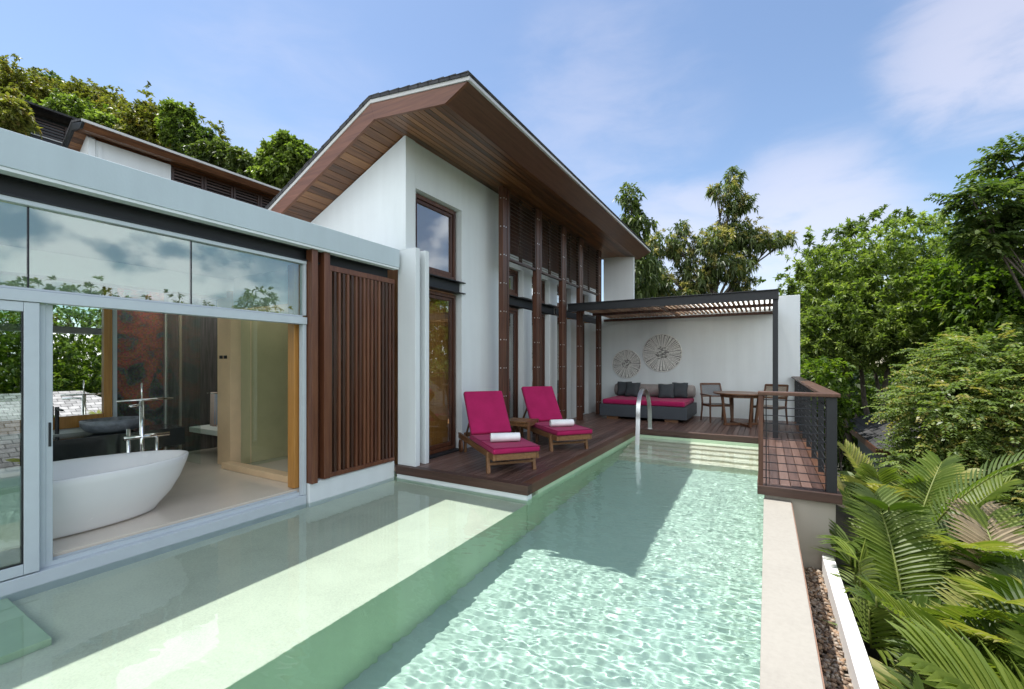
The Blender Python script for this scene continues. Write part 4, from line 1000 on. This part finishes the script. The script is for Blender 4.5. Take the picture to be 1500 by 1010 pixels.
def cottage(name, label, x0, y0, x1, y1, zw, zr, m, zb=-7, ridge_y=True):
    t = thing(name, label, 'house', (0, 0, 0)); xm, ym = (x0 + x1) / 2, (y0 + y1) / 2
    b = MB(); b.box((x0, y0, zb), (x1, y1, zw)); b.build('wall', m_plaster(name + ' wall', (.26, .29, .25)), t)
    b = MB(); o_ = .45
    A = [(x0 - o_, y0 - o_, zw - .1), (x1 + o_, y0 - o_, zw - .1), (x1 + o_, y1 + o_, zw - .1), (x0 - o_, y1 + o_, zw - .1)]
    r0, r1 = (xm, y0 + (x1 - x0) * .4, zr), (xm, y1 - (x1 - x0) * .4, zr)
    for q in ([A[0], A[1], r0], [A[1], A[2], r1, r0], [A[2], A[3], r1], [A[3], A[0], r0, r1], A[::-1]): b.face(q)
    bmesh.ops.remove_doubles(b.bm, verts=b.bm.verts[:], dist=.001)
    rf = b.build('roof', m, t)
    b = MB()
    for p, q in zip(A, A[1:] + A[:1]): b.bar(p, q, .04, .14)
    b.build('fascia_board', COLW, t)
    return t
cottage('garden_house', 'small house with dark shingle roof below the trees on the right', 2.7, 13.8, 7.2, 19.0, -.55, .75, ROOFD)
cottage('shingle_house', 'house with pale grey shingle roof mirrored in the bathroom glass', 5.6, -3.5, 11, 8.5, -1.15, .40, ROOFG)

# ------------------------------------------------------------------ foliage
class Leaves:
    def __init__(s, seed): s.r = np.random.default_rng(seed); s.v = []; s.tone = []
    def unit(s, n):
        d = s.r.normal(size=(n, 3)); return d / np.linalg.norm(d, axis=1, keepdims=True)
    def add(s, base, d, length, width, tone, droop=.25, nrm=None):
        n = len(base); d = d / np.linalg.norm(d, axis=1, keepdims=True)
        if nrm is None:
            nrm = s.unit(n) * .7 + np.array([0, 0, 1.0])
        side = np.cross(d, nrm); side /= np.linalg.norm(side, axis=1, keepdims=True) + 1e-9
        up = np.cross(side, d)
        L = np.asarray(length).reshape(-1, 1); W = np.asarray(width).reshape(-1, 1)
        mid = base + d * L * .5 + up * L * .08
        tip = base + d * L - np.array([0, 0, 1.0]) * L * droop
        s.v.append(np.stack([base, mid - side * W / 2, tip, mid + side * W / 2], axis=1)); s.tone.append(np.broadcast_to(np.asarray(tone), (n,)).copy())
    def build(s, name, m, parent=None):
        v = np.concatenate(s.v).reshape(-1, 3).astype(np.float32); t = np.concatenate(s.tone).astype(np.float32); n = len(t)
        me = bpy.data.meshes.new(name); me.vertices.add(n * 4); me.vertices.foreach_set('co', v.ravel())
        me.loops.add(n * 4); me.loops.foreach_set('vertex_index', np.arange(n * 4, dtype=np.int32))
        me.polygons.add(n); me.polygons.foreach_set('loop_start', np.arange(0, n * 4, 4, dtype=np.int32))
        a = me.attributes.new('tone', 'FLOAT', 'FACE'); a.data.foreach_set('value', np.clip(t, 0, 1))
        me.update(calc_edges=True); me.materials.append(m)
        o = bpy.data.objects.new(name, me); COL.objects.link(o)
        if parent: o.parent = parent
        return o
def blob_pts(r, blobs, n, inner=.55):
    w = np.array([b[3] * b[4] + b[3] * b[5] for b in blobs]); idx = r.choice(len(blobs), n, p=w / w.sum())
    B = np.array(blobs)[idx]; d = r.normal(size=(n, 3)); d /= np.linalg.norm(d, axis=1, keepdims=True)
    rad = (inner + (1.06 - inner) * r.random(n) ** .45)[:, None]
    rad = rad * (1 + .5 * r.random((n, 1)) ** 6)
    bump = 1 + .24 * np.sin(d[:, :1] * 5 + B[:, :1] * 3) * np.sin(d[:, 1:2] * 6 + 2) 
    return B[:, :3] + d * B[:, 3:6] * rad * bump, d
def crown_tufts(L, blobs, n, k, ll, lw, up=.45, spread=.9, droop=.25, tone=.5, tv=.28, inner=.55):
    r = L.r; c, d = blob_pts(r, blobs, n, inner)
    clump = r.normal(size=n) * tv * .6
    out = d * np.array([1, 1, .8]) + np.array([0, 0, up]); out /= np.linalg.norm(out, axis=1, keepdims=True)
    base = np.repeat(c, k, 0); o2 = np.repeat(out, k, 0)
    dirs = o2 * (1 - spread * .5) + L.unit(n * k) * spread
    base = base + L.unit(n * k) * ll * .25
    ln = ll * (.5 + .9 * r.random(n * k)); wd = lw * (.7 + .6 * r.random(n * k))
    tn = tone + np.repeat(clump, k) + r.normal(size=n * k) * tv * .5
    L.add(base, dirs, ln, wd, tn, droop)
def crown_sprays(L, blobs, n, pairs, sl, ll, lw, tone=.5, tv=.25, up=.1, droop=.5, inner=.5):
    r = L.r; c, d = blob_pts(r, blobs, n, inner)
    out = d * np.array([1, 1, .5]) + np.array([0, 0, up]) + r.normal(size=(n, 3)) * .35; out /= np.linalg.norm(out, axis=1, keepdims=True)
    side = np.cross(out, np.array([0, 0, 1.0])); side /= np.linalg.norm(side, axis=1, keepdims=True) + 1e-9
    clump = r.normal(size=n) * tv
    for p in range(pairs):
        f = (p + .6) / pairs; pos = c + out * sl * f - np.array([0, 0, 1.0]) * sl * droop * f * f
        for s in (-1, 1):
            dd = out * .45 + side * s - np.array([0, 0, .35]) + r.normal(size=(n, 3)) * .15
            L.add(pos, dd, ll * (.75 + .5 * r.random(n)) * (1.1 - .5 * f), lw * (.8 + .4 * r.random(n)), tone + clump + r.normal(size=n) * .1, .15, nrm=np.array([0, 0, 1.0]) + r.normal(size=(n, 3)) * .35)
def limbs(t, base, blobs, r0, m, seed, top=None, lean=(0, 0), n=None, fork=.45):
    R = random.Random(seed); b = MB(); base = Vector(base)
    cz = sum(q[2] for q in blobs) / len(blobs); cx = sum(q[0] for q in blobs) / len(blobs); cy = sum(q[1] for q in blobs) / len(blobs)
    fk = base.lerp(Vector((cx, cy, cz)), fork)
    pts = [base + (fk - base) * f + Vector((R.uniform(-.06, .06), R.uniform(-.06, .06), 0)) * (fk - base).length * .3 * (0 < f < 1) for f in (0, .35, .7, 1)]
    b.tube(pts, [r0 * 1.25, r0, r0 * .88, r0 * .75], 9)
    for q in (blobs if n is None else blobs[:n]):
        e = Vector(q[:3]); mid = fk.lerp(e, .5) + Vector((R.uniform(-.2, .2), R.uniform(-.2, .2), R.uniform(0, .3))) * (e - fk).length * .3
        b.tube([fk - (fk - base).normalized() * r0 * .5, fk.lerp(mid, .5) + Vector((R.uniform(-.05, .05), R.uniform(-.05, .05), .05)), mid, e], [r0 * .55, r0 * .42, r0 * .3, r0 * .1], 6)
        for _ in range(3):
            e2 = e + Vector((R.uniform(-1, 1) * q[3], R.uniform(-1, 1) * q[4], R.uniform(-.3, .9) * q[5])) * .8
            b.tube([mid.lerp(e, .5), (mid.lerp(e, .5)).lerp(e2, .5) + Vector((0, 0, .05)), e2], [r0 * .18, r0 * .12, r0 * .04], 5)
    return b.build('trunk', m, t, smooth=True, recalc=False)
def gz(x, y):
    z = -1.75
    if x > .9: z -= min(5.5, (x - .9) * .42)
    if y > 14: z -= min(4, (y - 14) * .2) * max(0, min(1, (x + 12) / 10))
    if x < -9: z = -.4 + max(0, -x - 13) * .42 if x < -13 else -1.75 + (-x - 9) / 4 * 1.35
    return z - .15
def blob_at(px, py, t, rx, rz=None, ry=None):
    p = at(px, py, t); rz = rz or rx; ry = ry or rx
    return (p.x, p.y, p.z, rx, ry, rz)

# big rounded tree right of the white wall
T0 = 15.0
def round_tree():
    t = thing('round_tree', 'large rounded dark green tree with many slim trunks right of the white wall', 'tree', (0, 0, 0))
    bl = [blob_at(1290, 455, T0 + .3, 2.5, 1.8, 2.4), blob_at(1215, 470, T0 - .2, 1.5, 1.5), blob_at(1365, 480, T0, 1.5, 1.6), blob_at(1280, 385, T0 + .2, 2.0, 1.2), blob_at(1340, 400, T0 + .6, 1.7, 1.3),
          blob_at(1215, 415, T0, 1.2, 1.1), blob_at(1250, 492, T0 - .9, 1.5, 1.0), blob_at(1330, 492, T0 - .7, 1.5, 1.0), blob_at(1190, 520, T0 + .5, 1.0, 1.2), blob_at(1395, 430, T0 + .8, 1.2, 1.2), blob_at(1285, 450, T0 - 1.5, 1.2, 1.2)]
    L = Leaves(11); crown_tufts(L, bl, 3500, 26, .165, .052, up=.9, spread=1.0, droop=.14, tone=.62, tv=.42, inner=.62)
    tips = [blob_at(px, py, T0 + d, .13, .26) for px, py, d in ((1285, 316, 0), (1312, 318, .4), (1330, 318, .3), (1262, 330, 0), (1228, 345, .1), (1352, 326, .5), (1378, 330, .6), (1245, 338, .2), (1185, 352, 0), (1172, 400, 0), (1405, 345, .7), (1300, 322, -.3), (1160, 425, .2))]
    crown_tufts(L, tips, 190, 16, .14, .055, up=1.1, spread=.8, tone=.45, inner=.1)
    L.build('crown', LF_ROUND, t)
    base = at(1300, 690, T0); base.z = gz(base.x, base.y)
    b = MB(); R = random.Random(4)
    for (x0, x1, top, r) in ((1252, 1228, 560, .06), (1285, 1262, 545, .07), (1290, 1300, 540, .08), (1308, 1345, 545, .10), (1300, 1318, 545, .08), (1278, 1240, 565, .05), (1312, 1372, 560, .06), (1295, 1282, 545, .06)):
        p0 = at(x0 + (1300 - x0) * .4, 800, T0 + R.uniform(-.5, .5)); p0.z = gz(p0.x, p0.y); p2 = at(x1, top, T0 + R.uniform(-.6, .6)); p1 = at((x0 * 2 + x1) / 3, 640, T0 + R.uniform(-.3, .3))
        p3 = at(x1 + (x1 - x0) * .8, top - 75, T0 + R.uniform(-.6, .6))
        b.tube([p0, p0.lerp(p1, .5), p1, p1.lerp(p2, .55) + Vector((R.uniform(-.1, .1), 0, 0)), p2, p3], [r * 1.7, r * 1.45, r * 1.3, r * 1.1, r * .85, r * .3], 8)
    b.build('trunk', BARKD, t, smooth=True, recalc=False)
round_tree()
def simple_tree(name, label, blobs, leaf, n, k, ll, lw, seed, base_px=None, t=None, bark=BARK, r0=.14, mode='tuft', group=None, base=None, **kw):
    th = thing(name, label, 'tree', (0, 0, 0), group=group)
    L = Leaves(seed)
    if mode == 'tuft': crown_tufts(L, blobs, n, k, ll, lw, **kw)
    else: crown_sprays(L, blobs, n, k, kw.pop('sl', .4), ll, lw, **kw)
    L.build('crown', leaf, th)
    if base is None:
        base = at(base_px, 600, t); base.z = gz(base.x, base.y)
    limbs(th, base, blobs, r0, bark, seed)
    return th
# feathery tree on the right
simple_tree('feathery_tree', 'bushy feathery leaved tree low on the right, in front of the rounded tree',
            [blob_at(1400, 600, 9.2, .95, .65), blob_at(1455, 540, 9.4, .9, .7), blob_at(1490, 640, 8.8, 1.0, .7), blob_at(1380, 690, 9.0, .75, .6), blob_at(1440, 740, 8.6, .95, .7), blob_at(1500, 560, 9.0, .8, .7), blob_at(1410, 540, 9.8, .7, .5), blob_at(1365, 630, 9.3, .45, .4), blob_at(1500, 790, 8.3, .8, .6), blob_at(1420, 800, 8.8, .7, .5)],
            LF_FINE, 4600, 8, .10, .045, 21, 1480, 9.2, mode='spray', sl=.42, up=.12, droop=.35, tone=.68, tv=.24)
simple_tree('overhanging_tree', 'loose dark leaved tree reaching in from the upper right edge',
            [blob_at(1490, 300, 9.5, .75, .45), blob_at(1445, 300, 9.3, .35, .3), blob_at(1420, 285, 9.2, .28, .12), blob_at(1500, 240, 9.6, .55, .4), blob_at(1470, 345, 9.6, .55, .35), blob_at(1440, 345, 9.4, .4, .22), blob_at(1530, 330, 9.6, .8, .6), blob_at(1480, 232, 9.4, .2, .12)],
            LF_DARK, 900, 6, .16, .07, 22, 1900, 9.6, mode='spray', sl=.34, up=.05, droop=.25, tone=.6, tv=.25, r0=.1)
simple_tree('yellowing_tree', 'bright yellow green tree between the rounded tree and the right edge',
            [blob_at(1450, 440, 11.5, 1.1, .9), blob_at(1490, 400, 11.2, .8, .6), blob_at(1420, 400, 11.8, .7, .6), blob_at(1475, 490, 11.0, .9, .7), blob_at(1430, 360, 12, .5, .4), blob_at(1510, 470, 11, .9, .7)],
            LF_LIME, 1500, 9, .17, .085, 23, 1470, 11.4, up=.3, droop=.3, tone=.38, tv=.3)
# flowering tree beyond the wall
def flower_tree():
    t = thing('flowering_tree', 'irregular tree with cream yellow blossom beyond the pergola', 'tree', (0, 0, 0))
    T = 19.0
    bl = [blob_at(1075, 258, T, .35, .5), blob_at(1060, 282, T, .7, .35), blob_at(1085, 300, T, .6, .35), blob_at(1065, 318, T, .4, .6), blob_at(1075, 345, T + .3, 1.1, .6), blob_at(1045, 355, T - .3, .9, .6), blob_at(1100, 355, T, .8, .5), blob_at(1135, 353, T, .7, .28), blob_at(1155, 352, T, .3, .2),
          blob_at(1000, 370, T, .6, .9), blob_at(1000, 335, T, .3, .35), blob_at(970, 360, T + .4, .9, .6), blob_at(945, 385, T, .7, .8), blob_at(960, 415, T, .9, .6), blob_at(1020, 410, T, .9, .7), blob_at(1060, 390, T - .2, 1.0, .7), blob_at(1085, 415, T, .55, .5), blob_at(1000, 440, T, 1.0, .6), blob_at(930, 430, T, .8, .6), blob_at(1090, 435, T, .5, .4), blob_at(1095, 385, T, .4, .4)]
    bl = [(q[0], q[1], q[2], q[3] * .74, q[4] * .74, q[5] * .74) for q in bl]
    L = Leaves(31); crown_tufts(L, bl, 1900, 12, .22, .06, up=-.1, spread=.8, droop=.5, tone=.5, tv=.3, inner=.45); L.build('crown', LF_FLOW, t)
    L = Leaves(32); fb = [(q[0], q[1], q[2] + .1, q[3], q[4], q[5]) for q in bl[1:]]
    crown_tufts(L, fb, 560, 16, .17, .05, up=.8, spread=.8, droop=.2, tone=.5, tv=.3, inner=.95); L.build('blossom', BLOSSOM, t)
    base = at(1030, 600, T); base.z = gz(base.x, base.y); limbs(t, base, bl, .16, BARK, 33, fork=.7)
flower_tree()
simple_tree('slender_tree', 'slender leafy stem rising just beyond the villa eave tip', [blob_at(922, 290, 16, .3, .5), blob_at(925, 315, 16, .28, .6), blob_at(935, 330, 16, .45, .3), blob_at(925, 350, 16, .4, .6), blob_at(930, 400, 16, .7, .8)], LF_FLOW, 420, 10, .22, .08, 41, 925, 16, r0=.07, up=-.1, droop=.5, tone=.5)
# lime shrubs behind the balustrade
for k, (px, py, t_, r, lab) in enumerate(((1193, 555, 12.5, .62, 'lime green shrub just right of the white wall edge'), (1232, 578, 19.5, 1.5, 'lime green shrub seen past the balustrade corner'), (1295, 572, 20, 1.7, 'sunlit lime bush under the rounded tree crown'))):
    bl = [blob_at(px, py, t_, r, r * .9), blob_at(px - 25, py + 35, t_, r * .8, r * .8), blob_at(px + 20, py + 45, t_ + .3, r * .9, r)]
    simple_tree('shrub', lab, bl, LF_LIME, 520, 9, .15, .07, 51 + k, px, t_, r0=.05, up=.3, tone=.42, tv=.3)
# trees on the hill at the left
hill = [('hill_tree', 'dense olive brown tree at the far left of the hill skyline', [(10, 145, 30, 2.2), (45, 150, 30, 1.9), (0, 180, 29, 2.0), (75, 160, 30, 1.6)], LF_OLIVE, 1500),
        ('hill_tree', 'dark thin crowned tree standing tallest on the left hill', [(78, 128, 33, .9), (92, 140, 33, 1.0), (66, 140, 33, .9), (90, 165, 33, 1.2)], LF_DARK, 500),
        ('hill_tree', 'reddish olive tree right of the thin crowned hill tree', [(125, 150, 31, 1.2), (150, 165, 31, 1.5), (110, 175, 31, 1.2), (175, 175, 31, 1.2)], LF_OLIVE, 900),
        ('hill_tree', 'mid green bushy tree just above the dark louvred villa', [(105, 172, 27, 1.1), (85, 180, 27, 1.0), (128, 185, 27, .9), (150, 190, 26.5, .8)], LF_ROUND, 800),
        ('hill_tree', 'bright yellow tree in the middle of the left hill', [(172, 182, 29, .8), (185, 190, 29, .8)], LF_LIME, 420),
        ('hill_tree', 'mixed green tree left of the tall slim hill tree', [(215, 190, 28, 1.2), (200, 205, 28, 1.0), (228, 172, 29, .7), (232, 208, 28, 1.0)], LF_OLIVE, 800),
        ('hill_tree', 'tall slim green tree on the right half of the hill', [(255, 165, 27, .55), (268, 172, 27, .55), (258, 188, 27, .7), (275, 190, 27, .6), (262, 205, 27, .7)], LF_ROUND, 520),
        ('hill_tree', 'small dark tree at the right foot of the hill skyline', [(290, 195, 27, .35), (300, 212, 27, .8), (285, 222, 27, .9)], LF_DARK, 360),
        ('hill_tree', 'drooping leaved tree behind the neighbour eave', [(325, 228, 26, .7), (345, 238, 26, .8), (305, 235, 26, .9), (365, 250, 26, .7)], LF_FLOW, 520),
        ('hill_tree', 'rounded bright green tree left of the villa gable', [(418, 212, 22, .45), (400, 232, 22, .6), (432, 235, 22, .6), (445, 222, 22.3, .3), (415, 255, 22, .8), (395, 262, 22, .6), (455, 250, 22.3, .6)], LF_ROUND, 900),
        ('hill_tree', 'leafy olive tree covering the left end of the louvred villa', [(2, 165, 9.2, .30), (16, 168, 9.1, .24), (-2, 180, 9.0, .32), (26, 160, 9.2, .13), (6, 146, 9.3, .17)], LF_OLIVE, 420)]
for k, (nm, lab, bl, lf, n) in enumerate(hill):
    B = [blob_at(px, py, t_, r, r * .9) for px, py, t_, r in bl]
    big = bl[0][2] > 20
    if bl[0][2] < 20: base = Vector((-13.7, 2.0, -1.2))
    else:
        base = Vector((sum(q[0] for q in B) / len(B), sum(q[1] for q in B) / len(B), min(q[2] for q in B) - 3.5))
    simple_tree(nm, lab, B, lf, int(n * 1.6), 14, .24 if big else .12, .11 if big else .055, 70 + k, base=base, r0=.14 if big else .07, up=.3, droop=.25, tone=.5, tv=.36, inner=.5)
def wood(name, label, blobs, leaf, n, k, ll, lw, seed, **kw):
    L = Leaves(seed); crown_tufts(L, blobs, n, k, ll, lw, **kw); o = L.build(name, leaf); tag(o, label, 'woodland', kind='stuff'); return o
R = random.Random(17)
hb = []
for i in range(90):
    px = R.uniform(-250, 470); f = (px + 250) / 720
    sky_y = np.interp(px, [-250, 0, 50, 150, 250, 330, 400, 470], [60, 125, 150, 185, 205, 240, 262, 290])
    t_ = R.uniform(26, 36); hb.append(blob_at(px, sky_y + R.uniform(5, 120), t_, R.uniform(1.3, 2.3)))
wood('hillside_wood', 'dense mixed wood covering the left hillside', hb, LF_OLIVE, 7000, 12, .3, .14, 18, up=.4, tone=.45, tv=.4, inner=.6)
hb = []
for i in range(80):
    px = R.uniform(1120, 1950); t_ = R.uniform(19, 34); hb.append(blob_at(px, R.uniform(455, 640), t_, R.uniform(1.2, 2.2)))
for i in range(26):
    px = R.uniform(1180, 1330); t_ = R.uniform(20.5, 23); hb.append(blob_at(px, R.uniform(540, 680), t_, R.uniform(.8, 1.2)))
wood('valley_wood', 'shaded wood filling the valley behind the right hand trees', hb, LF_DARK, 4600, 10, .36, .17, 19, up=.4, tone=.6, tv=.4, inner=.6)
hb = []
for i in range(110):
    x = R.uniform(10.5, 18); y = R.uniform(-4, 16); hb.append((x, y, R.uniform(-2, 2.4) + (x - 9) * .14, 1.4, 1.4, 1.3))
for (x, y, z) in ((10.5, 6.0, 2.6), (10.8, 6.4, 3.2), (12, 9.5, 2.9), (12.5, 12.5, 3.6), (12.3, 12.8, 4.2)): hb.append((x, y, z, .9, .9, .9))
wood('garden_wood', 'sunlit garden trees mirrored in the bathroom glass', hb, LF_LIME, 12000, 12, .2, .09, 20, up=.4, tone=.45, tv=.4, inner=.6)

# ------------------------------------------------------------------ palms
def palm(base, nf, length, seed, label, dry=0, dirs=None, ll=.37, lw=.037, tone=.60):
    t = thing('palm_clump', label, 'palm', (0, 0, 0), group='palms along the white edging wall'); R = random.Random(seed)
    L = Leaves(seed); LD = Leaves(seed + 500); b = MB(); base = Vector(base)
    nf = int(nf * 1.9); base.z += .22
    for i in range(nf):
        a = (2 * math.pi * i / nf + R.uniform(-.4, .4)) if dirs is None else R.uniform(*dirs)
        ln = length * R.uniform(.8, 1.15); el = R.uniform(.95, 1.52); curl = R.uniform(.5, 1.6)
        p = base + Vector((R.uniform(-.15, .15), R.uniform(-.15, .15), 0)); P = [p.copy()]; ds = []
        ns = 26; d_ = None
        for s_ in range(ns):
            f = s_ / ns; e = el - curl * f ** 1.5
            if p.x < .80 and p.z < -.45 and math.cos(a) < 0: e = max(e, 1.5)
            d_ = Vector((math.cos(a) * math.cos(e), math.sin(a) * math.cos(e), math.sin(e))); ds.append(d_); p = p + d_ * ln * 1.75 / ns; P.append(p.copy())
        thr = .82 if R.random() < .72 else .60
        if any(q.x < thr or (q.x < .70 and q.z < -.66) or (q.x < .30 and q.z < .1) or (q.y > 5.95 and q.x < .80) for q in P[3:]): continue
        b.tube(P, [.018 * (1 - .8 * k / ns) + .003 for k in range(ns + 1)], 5)
        tone_f = tone + R.uniform(-.4, .35); isdry = R.random() < dry; LL = LD if isdry else L
        nl = 32
        for s in (-1, 1):
            base_, dir_, len_, up_ = [], [], [], []
            for j in range(nl):
                f = .36 + .64 * (j + .5) / nl; k = min(ns - 1, int(f * ns)); q = P[k].lerp(P[k + 1], f * ns - k); tg = ds[k]
                side = tg.cross(Vector((0, 0, 1))).normalized() * s; upv = side.cross(tg).normalized() * s
                fw = .35 + .75 * ((f - .36) / .64) ** 2
                dd = (side + tg * fw + upv * .38 + Vector((0, 0, R.uniform(-.08, .08)))).normalized()
                base_.append(q); dir_.append(dd); len_.append(ll * (math.sin(math.pi * min(1, (f - .30) / .78)) ** .6 + .12) * R.uniform(.9, 1.1)); up_.append(upv)
            B, D, LE, U = np.array(base_), np.array(dir_), np.array(len_), np.array(up_)
            tn = tone_f + np.array([R.uniform(-.12, .12) for _ in range(nl)])
            sd_ = np.cross(D, U); sd_ /= np.linalg.norm(sd_, axis=1, keepdims=True)
            # each leaflet: three tapering segments that arch and hang, folded along the midrib
            prevc = B; wprof = [.35, 1.0, .85, .0]
            pts = [B]; d2 = D.copy()
            for g in range(3):
                pts.append(pts[-1] + d2 * (LE / 3)[:, None]); d2 = d2 + np.array([0, 0, -.16]) ; d2 /= np.linalg.norm(d2, axis=1, keepdims=True)
            for g in range(3):
                for ss in (-1, 1):
                    w0, w1 = lw * wprof[g] / 2, lw * wprof[g + 1] / 2
                    fold = U * .6
                    v = np.stack([pts[g], pts[g] + (sd_ * ss + fold) * w0, pts[g + 1] + (sd_ * ss + fold) * w1, pts[g + 1]], axis=1)
                    LL.v.append(v); LL.tone.append(tn.copy())
    if L.v: L.build('fronds', LF_PALM, t)
    if LD.v: LD.build('dry_fronds', LF_DRY, t)
    b.build('stalks', STALK, t, smooth=True, recalc=False)
    return t
palm((1.35, 6.6, -1.75), 10, 1.15, 101, 'tall palm clump nearest the walkway post')
palm((1.10, 5.35, -1.9), 10, 1.0, 102, 'palm clump with striped leaflets in front of the beige wall')
palm((1.95, 5.6, -2.1), 10, 1.15, 103, 'spreading palm clump behind the others, under the feathery tree', dry=.1)
palm((1.05, 4.15, -2.0), 9, .95, 104, 'palm clump leaning over the middle of the white edging', dry=.1)
palm((1.75, 4.35, -2.0), 10, 1.05, 105, 'broad palm clump in the middle of the palm bed', lw=.06)
palm((1.05, 3.25, -1.95), 9, .9, 106, 'palm clump with dried fronds hanging over the white edging', dry=.4)
palm((1.7, 3.3, -1.9), 10, .95, 107, 'large leaved palm clump at the lower right corner', lw=.075, ll=.5)
palm((2.5, 4.6, -2.2), 10, 1.15, 108, 'yellow tipped palm clump at the right edge of the photo', tone=.7)
palm((1.6, 7.9, -2.0), 9, 1.2, 109, 'fan like pale palm beside the balustrade, by the shaded house', tone=.75, lw=.07)
palm((2.35, 6.6, -2.4), 9, 1.1, 110, 'palm clump just below the small dark roofed house')
